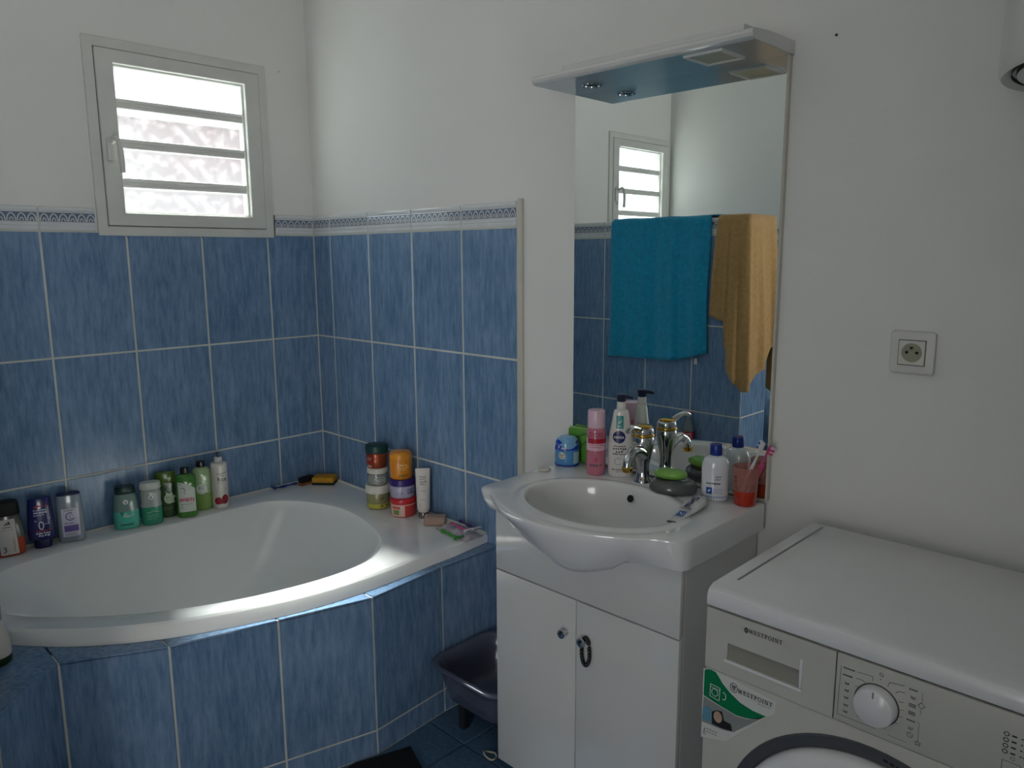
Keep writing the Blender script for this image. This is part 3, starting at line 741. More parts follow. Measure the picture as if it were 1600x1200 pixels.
obj('bottom_cover', MB().lathe([(0.2185, 0.012), (0.2185, 0.003), (0.20, -0.004), (0.02, -0.010)], 64), M['heater'], he, smooth=True)
obj('wall_bracket', MB().box(-0.15, 0.15, 0.225, 0.260, 0.25, 0.31), M['edge'], he)
nl = obj('screw_hole', MB().lathe([(0.0028, 0), (0.0028, 0.0012)], 10), M['blackhole'], wall_back, loc=(2.067, -0.0002, 1.886), rot=(PI / 2, 0, 0))
obj('screw_hole', MB().lathe([(0.0018, 0), (0.0018, 0.001)], 10), M['gasket'], wall_left, loc=(0.0002, -0.12, 2.13), rot=(0, PI / 2, 0))

# ------------------------------------------------------------------ washing machine
wm = thing('washing_machine', 'white front loading washing machine beside the vanity', 'washing machine', (2.107, -0.518, 0))
Wd, Dp = 0.60, 0.455
obj('body', MB().box(0.003, Wd - 0.003, 0.012, Dp, 0.012, 0.8115), M['washer'], wm, bevel=0.006)
b = MB().prism([(0.001, 0.8135), (0.001, 0.832), (0.006, 0.843), (0.020, 0.850), (Dp, 0.850), (Dp, 0.8135)], 0.0, Wd, axis='x')
obj('top_plate', b, M['washer'], wm, bevel=0.003)
for gx in (0.029, Wd - 0.029):
    obj('top_groove', MB().box(gx - 0.0022, gx + 0.0022, 0.060, 0.435, 0.8495, 0.8506), col('8A8C92', 0.5), wm)
obj('front_panel', MB().box(0.003, Wd - 0.003, 0.0, 0.0118, 0.05, 0.695), M['washerpanel'], wm, bevel=0.004)
obj('kick_plate', MB().box(0.006, Wd - 0.006, 0.006, 0.0118, 0.012, 0.048), M['washerpanel'], wm)
obj('control_panel', MB().box(0.2352, Wd - 0.003, 0.0, 0.0118, 0.6955, 0.8105), M['washerpanel'], wm, bevel=0.002)
# detergent drawer with a finger recess
dw = obj('detergent_drawer', None or MB().box(0.003, 0.046, 0, 0.0118, 0.6955, 0.8105).box(0.176, 0.2335, 0, 0.0118, 0.6955, 0.8105).box(0.046, 0.176, 0, 0.0118, 0.6955, 0.7250).box(0.046, 0.176, 0, 0.0118, 0.7560, 0.8105), M['washerpanel'], wm)
obj('grip_recess', MB().add([(0.046, 0.0015, 0.725), (0.176, 0.0015, 0.725), (0.176, 0.0117, 0.756), (0.046, 0.0117, 0.756)], [(0, 1, 2, 3)]), col('8E8D84', 0.5), dw, flipfix=False)
def bevelbar(x0, x1, z0, z1): return MB().box(x0, x1, -0.0022, 0, z0, z1)
b = bevelbar(0.040, 0.182, 0.7185, 0.7245); b.box(0.1765, 0.182, -0.0022, 0, 0.7245, 0.777)
obj('grip_lip', b, M['washer'], dw, bevel=0.0008, seg=1)
# programme knob
kn = obj('programme_knob', MB().lathe([(0.0315, 0), (0.0312, 0.006), (0.0295, 0.016), (0.0275, 0.0185), (0.002, 0.0195)], 48), M['washer'], wm, smooth=True, angle=50, loc=(0.2985, -0.0005, 0.7480), rot=(PI / 2, 0, 0))
obj('pointer', MB().box(-0.0012, 0.0012, 0.018, 0.028, 0.0178, 0.0192), col('8A8C90', 0.4), kn)
obj('knob_shadow_ring', MB().lathe([(0.0335, 0), (0.0335, 0.0006)], 48), M['darkgrey'], wm, loc=(0.2985, 0.0, 0.7480), rot=(PI / 2, 0, 0))
# door
DX, DZ_, DR = 0.300, 0.430, 0.245
ringp = lambda prof, mat, name, par: obj(name, MB().lathe(prof, 72, cap0=False, cap1=False), mat, par, smooth=True, angle=45, loc=(DX, 0, DZ_) if par is wm else None, rot=(PI / 2, 0, 0) if par is wm else None)
door = obj('door', MB().lathe([(0.222, 0.003), (0.222, 0.016), (0.214, 0.027), (0.198, 0.032), (0.180, 0.026), (0.165, 0.016)], 72, cap0=False, cap1=False), M['washer'], wm, smooth=True, angle=60, loc=(DX, -0.0002, DZ_), rot=(PI / 2, 0, 0))
obj('rim_ring', MB().lathe([(DR, 0.0005), (DR - 0.002, 0.004), (0.226, 0.004), (0.2225, 0.001)], 72, cap0=False, cap1=False), M['darkgrey'], door, smooth=True, angle=45)
obj('porthole', MB().lathe([(0.165, 0.016), (0.15, 0.018), (0.08, 0.024), (0.002, 0.026)], 48, cap0=False), col('70767C', 0.08, coat=0.5), door, smooth=True)
hnd = MB().box(-0.02, 0.045, 0.1985, 0.2045, 0.027, 0.034)
tx = [move2(text2d('Click', 0.011, 0.01), 0, 0)] if False else None
obj('door_mark', MB().add([(0.016 + 0.0095 * k + dx_, 0.2318 - 0.0016 * k + dy_, 0.0044) for k in range(6) for dx_, dy_ in ((0, 0), (0.007, -0.001), (0.007, 0.004), (0, 0.005))], [(4 * k, 4 * k + 1, 4 * k + 2, 4 * k + 3) for k in range(6)]), M['ink'], door, flipfix=False)
# lettering and symbols
fp_ = lambda x, y: (x, -0.0006, y)
def logo(par, x0, z0, wid, nm):
    art, wd = slab('WESTPOINT', 1.0); k = wid / wd
    decal(nm, move2(art, x0, z0, k), fp_, M['ink'], par, True); return k
k = logo(dw, 0.0845, 0.7893, 0.0615, 'lettering')
em = [disc2(0.0798, 0.7925, 0.0040, 0.0052)]
decal('emblem', join2(*em), fp_, M['ink'], dw)
decal('emblem', join2(stroke([(0.0772, 0.7950), (0.0790, 0.7925), (0.0798, 0.7945), (0.0806, 0.7925), (0.0824, 0.7950)], 0.0007), stroke([(0.0778, 0.7905), (0.0818, 0.7905)], 0.0007)), lambda x, y: (x, -0.0009, y), M['washerpanel'], dw)
st = thing('energy_sticker', 'green and white promotional sticker on the front of the washing machine', 'sticker', (2.107, -0.518, 0))
sf = lambda x, y: (x, -0.0007, y); sf2 = lambda x, y: (x, -0.0011, y)
obj('backing', MB().prism([(0.0008, 0.690), (0.028, 0.695), (0.14, 0.683), (0.139, 0.660), (0.124, 0.6475), (0.078, 0.597), (0.050, 0.566), (0.0008, 0.552)], -0.0006, -0.0002, axis='y'), col('D2D4D0', 0.25), st)
decal('green_swoosh', ([(0.003, 0.6859), (0.006, 0.6901), (0.015, 0.6927), (0.0253, 0.6920), (0.0321, 0.6851), (0.0388, 0.6766), (0.0545, 0.6641), (0.0748, 0.6535), (0.0993, 0.6484), (0.1241, 0.6485), (0.1095, 0.6371), (0.0906, 0.6297), (0.0687, 0.626), (0.0306, 0.6316), (0.003, 0.6371)][::-1], [tuple(range(15))]), sf, M['green_st'], st)
decal('photo_print', ([(0.003, 0.6349), (0.0306, 0.6301), (0.0688, 0.6243), (0.0907, 0.628), (0.1219, 0.6469), (0.0959, 0.621), (0.073, 0.5992), (0.0654, 0.5913), (0.0454, 0.5862), (0.0011, 0.5837)][::-1], [tuple(range(10))]), sf, col('8C908E', 0.3), st)
decal('photo_figure', join2(([(0.0025, 0.6141), (0.012, 0.619), (0.0195, 0.6165), (0.0219, 0.592), (0.0022, 0.5894)][::-1], [(0, 1, 2, 3, 4)])), sf2, col('5E93A8', 0.4), st)
decal('photo_figure', ([(0.021, 0.6121), (0.030, 0.6190), (0.0413, 0.6212), (0.0458, 0.6055), (0.0598, 0.6043), (0.0629, 0.5919), (0.040, 0.588), (0.0221, 0.5882)][::-1], [tuple(range(8))]), sf2, col('26282A', 0.4), st)
decal('photo_figure', move2(disc2(0, 0, 0.0085, 0.0110), 0.0335, 0.607), lambda x, y: (x, -0.0014, y), col('B9A08A', 0.4), st)
decal('white_icon', join2(stroke([(0.0161, 0.6659), (0.0355, 0.6640), (0.0345, 0.6394), (0.0160, 0.6417), (0.0161, 0.6659)], 0.0010), stroke(arc2(0.0253, 0.6520, 0.0062, 0.0070, 0, 360, 18), 0.0010), stroke([(0.017, 0.6610), (0.035, 0.6592)], 0.0008), stroke(arc2(0.0430, 0.6520, 0.0045, 0.0070, -120, 120, 10), 0.0012)), sf2, M['inkwhite'], st)
art, wd = slab('WESTPOINT', 1.0); k = 0.0655 / wd
decal('lettering', move2(art, 0.0697, 0.6705, k), sf2, M['ink'], st, True)
decal('emblem', join2(stroke(arc2(0.0620, 0.6765, 0.0068, 0.0088, 0, 360, 22), 0.0011), stroke([(0.0580, 0.6815), (0.0602, 0.6770), (0.0620, 0.6810), (0.0638, 0.6770), (0.0660, 0.6815)], 0.0016), stroke([(0.0585, 0.6755), (0.0655, 0.6755)], 0.0016), stroke([(0.0595, 0.6720), (0.0645, 0.6720)], 0.0016)), sf2, M['ink'], st)
decal('fine_print', join2(*[stroke([(0.1080 + 0.006 * i, 0.6660), (0.1120 + 0.006 * i, 0.6660)], 0.0010) for i in range(4)], *[stroke([(0.0120 + 0.0055 * i, 0.5745), (0.0160 + 0.0055 * i, 0.5745)], 0.0015) for i in range(4)], *[stroke([(0.0120 + 0.0055 * i, 0.5690), (0.0160 + 0.0055 * i, 0.5690)], 0.0015) for i in range(4)], stroke([(0.0050, 0.5600), (0.0075, 0.5740), (0.0100, 0.5600)], 0.0012)), sf2, M['inkgrey'], st)
# control panel print
L = []
def ln(pts, w=0.0006): L.append(stroke(pts, w))
ln([(0.2424, 0.7913), (0.2411, 0.7074), (0.2995, 0.7074)], 0.0005); ln([(0.318, 0.7060), (0.345, 0.7060)], 0.0005)
for z, n_ in ((0.7898, 6), (0.7778, 5)):
    for i in range(n_): ln([(0.2462 + i * 0.0030, z), (0.2484 + i * 0.0030, z)], 0.0022)
ln([(0.2671, 0.7903), (0.2903, 0.7916), (0.2907, 0.7847)]); ln([(0.2663, 0.7791), (0.2775, 0.7795), (0.2800, 0.7770)])
for a, c in (((0.2655, 0.766), (0.2761, 0.7659)), ((0.2655, 0.7538), (0.2728, 0.7546)), ((0.2656, 0.7405), (0.2705, 0.7417)), ((0.2665, 0.728), (0.2739, 0.7276)), ((0.2706, 0.716), (0.2891, 0.718))): ln([a, c])
for z in (0.7649, 0.753, 0.7406, 0.7277, 0.7165):
    x = 0.2533; ln([(x - 0.003, z + 0.002), (x - 0.0025, z - 0.002), (x + 0.0025, z - 0.002), (x + 0.003, z + 0.002)], 0.0007); ln([(x - 0.0022, z), (x + 0.0022, z)], 0.0012)
L.append(stroke(arc2(0.3027, 0.7994, 0.0030, 0.0028, 0, 360, 6), 0.0007)); L.append(disc2(0.302, 0.7915, 0.0009))
for pts in ([(0.3126, 0.784), (0.3151, 0.7921), (0.3361, 0.7948)], [(0.3245, 0.7785), (0.329, 0.783), (0.3369, 0.7838)], [(0.3292, 0.7664), (0.3365, 0.7680)], [(0.3286, 0.7538), (0.3376, 0.7552)], [(0.3249, 0.7415), (0.3369, 0.7443)], [(0.3242, 0.7305), (0.3319, 0.7305)], [(0.3123, 0.722), (0.3131, 0.7128)]): ln(pts)
for i, z in enumerate((0.7935, 0.7815, 0.7683, 0.7558, 0.7438, 0.7313, 0.7204)):
    x = 0.3487
    if i in (0, 4):
        for q in range(4): ln([(x - 0.006 + q * 0.003, z), (x - 0.0038 + q * 0.003, z)], 0.0022)
    elif i in (2, 3): 
        for q in range(3): ln([(x - 0.005, z - 0.0022 + q * 0.0022), (x + 0.005, z - 0.0022 + q * 0.0022)], 0.0010)
    elif i == 6: L.append(stroke(arc2(x, z, 0.0040, 0.0040, 60, 400, 14), 0.0008)); ln([(x, z + 0.002), (x, z), (x + 0.002, z)])
    else: ln([(x - 0.003, z + 0.002), (x - 0.0025, z - 0.002), (x + 0.0025, z - 0.002), (x + 0.003, z + 0.002)], 0.0008); ln([(x, z + 0.002), (x, z - 0.002)], 0.0008)
ln([(0.3612, 0.7942), (0.3612, 0.7790)], 0.0005); ln([(0.3604, 0.7665), (0.3604, 0.7576)], 0.0005); ln([(0.3555, 0.7455), (0.3600, 0.7452), (0.3600, 0.7170)], 0.0005)
L.append(stroke([(0.3609 + a, 0.7731 + c) for a, c in ((0, 0.0048), (0.0048, 0), (0, -0.0048), (-0.0048, 0), (0, 0.0048))], 0.0008))
sp5 = [(0.3602 + 0.0045 * math.sin(4 * PI * i / 5), 0.7117 + 0.0045 * math.cos(4 * PI * i / 5)) for i in range(6)]
st10 = []
for i in range(11):
    rr = 0.0048 if i % 2 == 0 else 0.0020; st10.append((0.3602 + rr * math.sin(PI * i / 5), 0.7117 + rr * math.cos(PI * i / 5)))
L.append(stroke(st10, 0.0007)); L.append(disc2(0.2998, 0.7124, 0.0022))
for k in range(4):
    z = 0.7790 - 0.0088 * k; L.append(stroke(arc2(0.4690, z, 0.0030, 0.0030, 0, 360, 10), 0.0012)); L.append(rect2(0.4755, 0.4815, z - 0.0012, z + 0.0012)); 
    for q in range(2): ln([(0.4865 + 0.004 * q, z), (0.4890 + 0.004 * q, z)], 0.0018)
L.append(stroke(arc2(0.4790, 0.7455, 0.0025, 0.0025, 0, 360, 10), 0.0006))
ln([(0.4670, 0.7390), (0.4890, 0.7390), (0.4890, 0.7200), (0.4670, 0.7200), (0.4670, 0.7390)], 0.0007)
decal('panel_print', join2(*L), fp_, M['ink'], wm)

# ------------------------------------------------------------------ towels over the partition
def towel(name, label, mat, rows, thick):
    o = obj(name, MB().grid(rows), mat, smooth=True, angle=180, flipfix=False)
    md = o.modifiers.new('thickness', 'SOLIDIFY'); md.thickness = thick; md.offset = 0
    tag(o, label, 'towel'); return o
def fold(u, amp):
    return amp * (0.5 * math.sin(u * 9 + 0.5) + 0.3 * math.sin(u * 21 + 1.2) + 0.2 * math.sin(u * 37))
YF, YB = PY0 - 0.0 + 0.013, PY1 - 0.016
ZC = PZ + 0.008
nu = 70; rows = []
x0, x1 = 0.452, 0.985
path = []
for k in range(31):
    path.append(('f', k / 30))
for k in range(1, 9): path.append(('t', k / 8))
for k in range(1, 13): path.append(('b', k / 12))
for kind, t in path:
    r = []
    for i in range(nu + 1):
        u = i / nu; zb0 = 0.940 + 0.055 * max(0, (u - 0.55) / 0.45) ** 1.5
        xx = x0 + (x1 - x0) * u
        if kind == 'f':
            z = zb0 + (ZC - 0.004 - zb0) * t; y = YF + 0.010 * (1 - t) * 0.6 + (fold(u, 0.015) + 0.011 * math.exp(-((u - 0.66) / 0.04) ** 2) - 0.007 * math.exp(-((u - 0.72) / 0.03) ** 2)) * (0.35 + 0.65 * (1 - t)) + 0.004
            if 0.045 < (z - zb0) < 0.105: y -= 0.0022
            xx += 0.018 * (1 - t) * (u - 0.5) + 0.006 * math.sin(t * 5 + u * 3)
        elif kind == 't':
            a = PI * t; yc = (YF + YB) / 2; hw = (YF - YB) / 2 + 0.004
            y = yc + hw * math.cos(a); z = ZC - 0.002 + 0.009 * min(1, math.sin(a) * 3) + 0.006 * math.sin(u * 14) * (math.sin(a)) ** 2 * (u > 0.1) + 0.003
        else:
            z = ZC - 0.004 - 0.42 * t; y = YB - 0.006 - 0.006 * t - fold(u, 0.004)
        r.append((xx, y, z))
    rows.append(r)
tealt = towel('bath_towel', 'teal bath towel hung over the tiled half wall, seen in the mirror', M['teal'], rows, 0.005)
tg = MB().box(0.928, 0.945, YF + 0.004, YF + 0.006, 0.938, 0.966)
obj('care_label', tg, col('E0E0DC', 0.7), tealt)
# tan towel: hangs over the free end of the half wall and round its corner
plan = [(1.002, YF + 0.004), (1.040, YF + 0.008), (1.078, YF + 0.006), (1.086, YF + 0.010), (1.092, YF + 0.016), (1.125, YF + 0.014), (1.160, YF + 0.008), (1.182, YF - 0.008), (1.192, -1.480), (1.196, -1.540), (1.196, -1.600), (1.200, -1.650), (1.212, YB - 0.004), (1.206, YB - 0.022), (1.170, YB - 0.026), (1.10, YB - 0.018)]
hem = [1.170, 1.150, 1.130, 1.05, 0.945, 0.885, 0.845, 0.838, 0.880, 0.925, 0.962, 1.02, 0.90, 0.775, 0.80, 0.86]
pp = catmull([(a[0], a[1], h) for a, h in zip(plan, hem)], 9)
topl = [(1.024, YF), (1.05, YF), (1.075, YF), (1.085, YF), (1.092, YF), (1.118, YF), (1.145, YF), (PX + 0.012, YF - 0.010), (PX + 0.014, -1.475), (PX + 0.014, -1.53), (PX + 0.014, -1.59), (PX + 0.014, -1.64), (PX + 0.010, YB + 0.002), (PX - 0.004, YB), (1.12, YB), (1.06, YB)]
tp = catmull(topl, 9)
rows = []; nv = 26; L_ = len(pp) - 1
for k in range(nv + 1):
    t = k / nv; r = []
    for i, (x, y, h) in enumerate(pp):
        u = i / L_; z = h + (ZC + 0.003 - h) * t; s_ = t ** 1.5
        wv = (0.013 * math.sin(u * 44 + 0.6 * t) + 0.005 * math.sin(u * 95)) * (1 - t) ** 0.7
        ia, ib = max(0, i - 1), min(L_, i + 1)
        tx_, ty_ = pp[ib][0] - pp[ia][0], pp[ib][1] - pp[ia][1]; ln_ = math.hypot(tx_, ty_) or 1
        nx, ny = -ty_ / ln_, tx_ / ln_
        w_ = max(wv, -0.004)
        r.append((x * (1 - s_) + tp[i][0] * s_ + nx * w_, y * (1 - s_) + tp[i][1] * s_ + ny * w_, z))
    rows.append(r)
last = rows[-1]
for q, dz in ((0.15, 0.008), (0.5, 0.010), (1.0, 0.009)):
    rows.append([(lx + (min(lx, PX - 0.05) - lx) * q, ly + (-1.56 - ly) * q, ZC + 0.001 + dz) for lx, ly, lz in last])
towel('hand_towel', 'tan towel draped over the corner of the half wall, seen in the mirror', M['tan'], rows, 0.005)

# ------------------------------------------------------------------ toiletries
CAMXY = (2.757, -1.679)
def turn(x, y, extra=0.0):                 # heading that turns a label to the middle of the room
    return math.atan2(CAMXY[0] - x, -(CAMXY[1] - y)) + extra
def bars(rows_):                           # small print too fine to read: (x0, x1, y, height)
    return join2(*[rect2(a, c, y - h / 2, y + h / 2) for a, c, y, h in rows_])
def dashes(x0, x1, y, h, n, seed=0):
    rnd = random.Random(seed); wd = (x1 - x0) / n; out = []
    for i in range(n): out.append((x0 + i * wd, x0 + i * wd + wd * rnd.uniform(0.55, 0.85), y + rnd.uniform(-0.15, 0.15) * h, h * rnd.uniform(0.8, 1.1)))
    return bars(out)
def body(par, prof, mat, name='body', sx=1, sy=1, p=2.0, n=36, angle=50, c=(0, 0, 0)):
    return obj(name, MB().lathe(prof, n, sx, sy, p, c=c), mat, par, smooth=True, angle=angle)
DZK = ZT + 0.0012
WHITE, INK = M['inkwhite'], M['ink']
GRP = 'bottles along the window side of the bath'
def deckthing(name, label, cat, x, y, z=DZK, extra=0.0, group=None):
    return thing(name, label, cat, (x, y, z), turn(x, y, extra), group)

# 1 orange shower gel, black cap
t = deckthing('shower_gel_bottle', 'shower gel bottle with black cap, orange liquid and striped mark on white label', 'bottle', 0.047, -1.166, group=GRP)
pr1 = [(0.040, 0), (0.0448, 0.004), (0.0455, 0.03), (0.0445, 0.07), (0.040, 0.105), (0.0345, 0.124), (0.0335, 0.128)]
f1 = 0.52
i = [q for q in pr1 if q[1] <= 0.03] + [(0.0449, 0.056)]
body(t, i, col('B4451F', 0.15, coat=0.4), 'liquid', 1, f1, 2.6)
body(t, [(0.0449, 0.0562)] + [q for q in pr1 if q[1] > 0.056], col('62625C', 0.15, coat=0.4), 'upper_shell', 1, f1, 2.6)
body(t, [(0.0365, 0.1282), (0.0385, 0.131), (0.0365, 0.166), (0.034, 0.172), (0.028, 0.174)], M['blackhole'], 'cap', 1, f1 * 1.08, 2.6)
S_ = Surf(pr1, 1, f1, 2.6)
fn = S_.xy(0.0, 0.0007); fn2 = S_.xy(0.0, 0.0012)
lb = MB()
rowsl = [[fn(-0.026 + 0.048 * a / 12 + (0.004 * (1 - k / 10)), 0.006 + 0.112 * k / 10) for a in range(13)] for k in range(11)]
lab = obj('label', lb.grid(rowsl), col('D9D2CE', 0.35), t, flipfix=False)
logo3 = join2(*[([(x0, 0.101), (x0 + 0.0040, 0.101), (x0 + 0.0040 - 0.0032, 0.101 + h), (x0 - 0.0032, 0.101 + h - 0.002)], [(0, 1, 2, 3)]) for x0, h in ((-0.005, 0.004), (0.0005, 0.008), (0.006, 0.0115))])
decal('lettering', join2(logo3, move2(text2d('adidas', 0.0085, 0.01), 0.0005, 0.0945), dashes(-0.014, 0.016, 0.086, 0.0012, 5, 3), move2(text2d('3', 0.026), -0.010, 0.022)), fn2, INK, lab)
decal('print', join2(dashes(0.012, 0.0185, 0.060, 0.002, 2), rect2(0.0125, 0.0180, 0.014, 0.056)), fn2, col('C4AFA6', 0.4), lab)

# 2 navy shampoo standing on its cap
t = deckthing('shampoo_bottle', 'dark blue shampoo bottle standing upside down on its cap', 'bottle', 0.050, -1.073, group=GRP)
pr2 = [(0.030, 0.028), (0.037, 0.032), (0.0388, 0.048), (0.0375, 0.085), (0.034, 0.13), (0.0315, 0.158), (0.029, 0.164), (0.022, 0.166)]
nv = col('1E2260', 0.2, coat=0.4)
body(t, pr2, nv, 'body', 1, 0.6, 2.5); body(t, [(0.0225, 0), (0.024, 0.002), (0.025, 0.026), (0.024, 0.0278)], col('171A4C', 0.3), 'cap', 1, 0.75, 2.4)
S_ = Surf(pr2, 1, 0.6, 2.5); fn = S_.xy(0.0, 0.0009)
decal('print', join2(([(-0.018, 0.134), (0.0, 0.1375), (0.020, 0.140), (0.022, 0.144), (0.010, 0.1465), (-0.010, 0.143)], [(0, 1, 2, 3, 4, 5)]), dashes(-0.015, 0.026, 0.0600, 0.005, 6, 4)), fn, col('B03048', 0.3), t)
decal('lettering', join2(dashes(-0.018, 0.018, 0.1275, 0.0038, 6, 1), dashes(-0.018, 0.020, 0.119, 0.0050, 5, 2), dashes(-0.018, 0.012, 0.1115, 0.0036, 5, 7), stroke([(-0.018, 0.0945), (0.026, 0.0975)], 0.0016), stroke([(-0.016, 0.0915), (0.024, 0.0935)], 0.0012), stroke(arc2(0.000, 0.077, 0.0062, 0.0125, 0, 360, 18), 0.0034), dashes(0.010, 0.024, 0.081, 0.0035, 2, 3), dashes(-0.016, 0.024, 0.0515, 0.0055, 6, 5), dashes(-0.010, 0.022, 0.0435, 0.0055, 4, 6)), fn, col('C9CBE0', 0.3), t)

# 3 silver shower gel with lilac label
t = deckthing('shower_gel_bottle', 'silver grey shower gel bottle with navy cap and lilac label', 'bottle', 0.056, -0.990, group=GRP)
pr3 = [(0.034, 0), (0.038, 0.004), (0.0392, 0.03), (0.0385, 0.10), (0.036, 0.150), (0.0345, 0.156)]
body(t, pr3, col('8F9AA4', 0.18, coat=0.5), 'body', 1, 0.55, 2.5)
body(t, [(0.033, 0.1562), (0.0335, 0.160), (0.0305, 0.1630), (0.022, 0.1645)], col('1B2450', 0.25), 'cap', 1, 0.56, 2.5)
S_ = Surf(pr3, 1, 0.55, 2.5); fn = S_.xy(0.0, 0.0007); fn2 = S_.xy(0.0, 0.0012)
lab = obj('label', MB().grid([[fn(-0.025 + 0.050 * a / 10, 0.020 + 0.094 * k / 8) for a in range(11)] for k in range(9)]), col('D4D0DE', 0.3), t, flipfix=False)
decal('purple_print', join2(rect2(-0.020, 0.021, 0.037, 0.058), dashes(-0.018, 0.010, 0.065, 0.0035, 4, 2)), fn2, col('6F5AA2', 0.3), lab)
decal('swirl', join2(stroke(arc2(0.0, 0.088, 0.0125, 0.0125, 60, 330, 18), 0.0045), stroke(arc2(0.002, 0.088, 0.005, 0.006, 0, 300, 12), 0.0022)), fn2, col('7E7AA6', 0.3), lab)
decal('lettering', join2(dashes(-0.016, 0.014, 0.108, 0.003, 5, 8), dashes(-0.018, 0.018, 0.030, 0.0018, 6, 9), dashes(-0.018, 0.018, 0.025, 0.0018, 6, 10)), fn2, M['inkgrey'], lab)

# 4 + 5 two gel bottles with a letter in a white disc
def gel(label, x, y, h, r, low, zl, up, capc, rcap, zc, lower_print, waist):
    t = deckthing('shower_gel_bottle', label, 'bottle', x, y, group=GRP)
    if waist: pf = [(r * 0.86, 0), (r * 0.97, 0.005), (r, 0.03), (r * 0.97, zl), (r * 0.90, zl + 0.02), (r * 0.97, zc - 0.018), (r * 0.92, zc - 0.006), (r * 0.78, zc)]
    else: pf = [(r * 0.86, 0), (r * 0.97, 0.005), (r, 0.03), (r * 0.97, zl), (r * 0.90, zc - 0.028), (r * 0.84, zc - 0.01), (r * 0.72, zc)]
    f = 0.62
    rl = rad_at(pf, zl)
    body(t, [q for q in pf if q[1] < zl] + [(rl, zl)], low, 'liquid', 1, f, 2.4)
    body(t, [(rl, zl + 0.0002)] + [q for q in pf if q[1] > zl], up, 'upper_shell', 1, f, 2.4)
    body(t, [(rcap, zc + 0.0002), (rcap * 1.04, zc + 0.004), (rcap, h - 0.003), (rcap * 0.93, h)], capc, 'cap', 1, f + 0.05, 2.4)
    S_ = Surf(pf, 1, f, 2.4); fn = S_.xy(0.0, 0.0008); fn2 = S_.xy(0.0, 0.0013)
    d = decal('badge', disc2(0, zc - 0.026, 0.0080), fn, WHITE, t)
    decal('lettering', move2(text2d('u', 0.014, 0.03), 0, zc - 0.0255), fn2, col('2E3A38', 0.4), d)
    return t, fn, fn2
t, fn, fn2 = gel('teal gel bottle with dark green cap and a letter u badge', 0.060, -0.820, 0.148, 0.0410, col('55BFA8', 0.15, coat=0.5), 0.062, col('76918B', 0.1, coat=0.5), col('12352E', 0.3), 0.031, 0.122, None, False)
bl = decal('print', ([(-0.010, 0.045), (-0.006, 0.056), (0.010, 0.062), (0.034, 0.0675), (0.036, 0.055), (0.020, 0.047), (0.004, 0.042)], [tuple(range(7))]), fn, col('A9CCC0', 0.3), t)
decal('lettering', join2(dashes(-0.004, 0.018, 0.0505, 0.0032, 4, 3)), fn2, col('3B7F73', 0.3), bl)
decal('print', join2(rect2(-0.020, 0.020, 0.014, 0.020), ([(-0.020, 0.062), (-0.008, 0.062), (-0.014, 0.047)][::-1], [(0, 1, 2)])), fn, col('217869', 0.3), t)
t, fn, fn2 = gel('green gel bottle with whitish cap and a letter u badge', 0.082, -0.744, 0.150, 0.0355, col('2D9271', 0.15, coat=0.5), 0.064, col('A5AFA8', 0.12, coat=0.5), col('CFD1C8', 0.35), 0.033, 0.126, None, True)
decal('lettering', join2(stroke([(-0.016, 0.045), (-0.002, 0.047), (0.004, 0.053), (0.010, 0.047), (0.022, 0.046)], 0.0018), dashes(-0.016, 0.020, 0.036, 0.0016, 6, 4), dashes(-0.016, 0.020, 0.029, 0.0016, 6, 5), dashes(-0.016, 0.014, 0.022, 0.0014, 5, 5)), fn, col('A8D2BE', 0.3), t)

# 6 dark green bottle
t = deckthing('shampoo_bottle', 'dark green shampoo bottle with olive cap and pale flower print', 'bottle', 0.042, -0.676, group=GRP)
pf = [(0.031, 0), (0.0345, 0.004), (0.035, 0.03), (0.0345, 0.09), (0.0335, 0.122), (0.033, 0.126)]
body(t, pf, col('33512C', 0.18, coat=0.5), 'body', 1, 0.52, 2.3); body(t, [(0.033, 0.1262), (0.034, 0.130), (0.034, 0.158), (0.031, 0.163), (0.025, 0.164)], col('567026', 0.25, coat=0.3), 'cap', 1, 0.52, 2.3)
S_ = Surf(pf, 1, 0.52, 2.3); fn = S_.xy(0.0, 0.0009); fn2 = S_.xy(0.0, 0.0014)
fl = decal('flower_print', join2(disc2(0.008, 0.068, 0.0165, 0.0185), *[disc2(0.008 + 0.017 * math.cos(a), 0.068 + 0.019 * math.sin(a), 0.0048, 0.0055, 10) for a in (0.3, 1.1, 1.9, 5.6)], stroke(arc2(0.004, 0.094, 0.006, 0.006, 0, 270, 10), 0.0022)), fn, col('C2D0B2', 0.3), t)
decal('lettering', join2(move2(text2d('EC', 0.015), 0.006, 0.072), dashes(-0.004, 0.020, 0.060, 0.0016, 4, 3)), fn2, col('3C5634', 0.4), fl)
decal('print', join2(dashes(-0.012, 0.018, 0.036, 0.0014, 5, 3), dashes(-0.012, 0.018, 0.030, 0.0014, 5, 4), rect2(-0.024, 0.026, 0.1195, 0.1208)), fn, col('8FA079', 0.3), t)

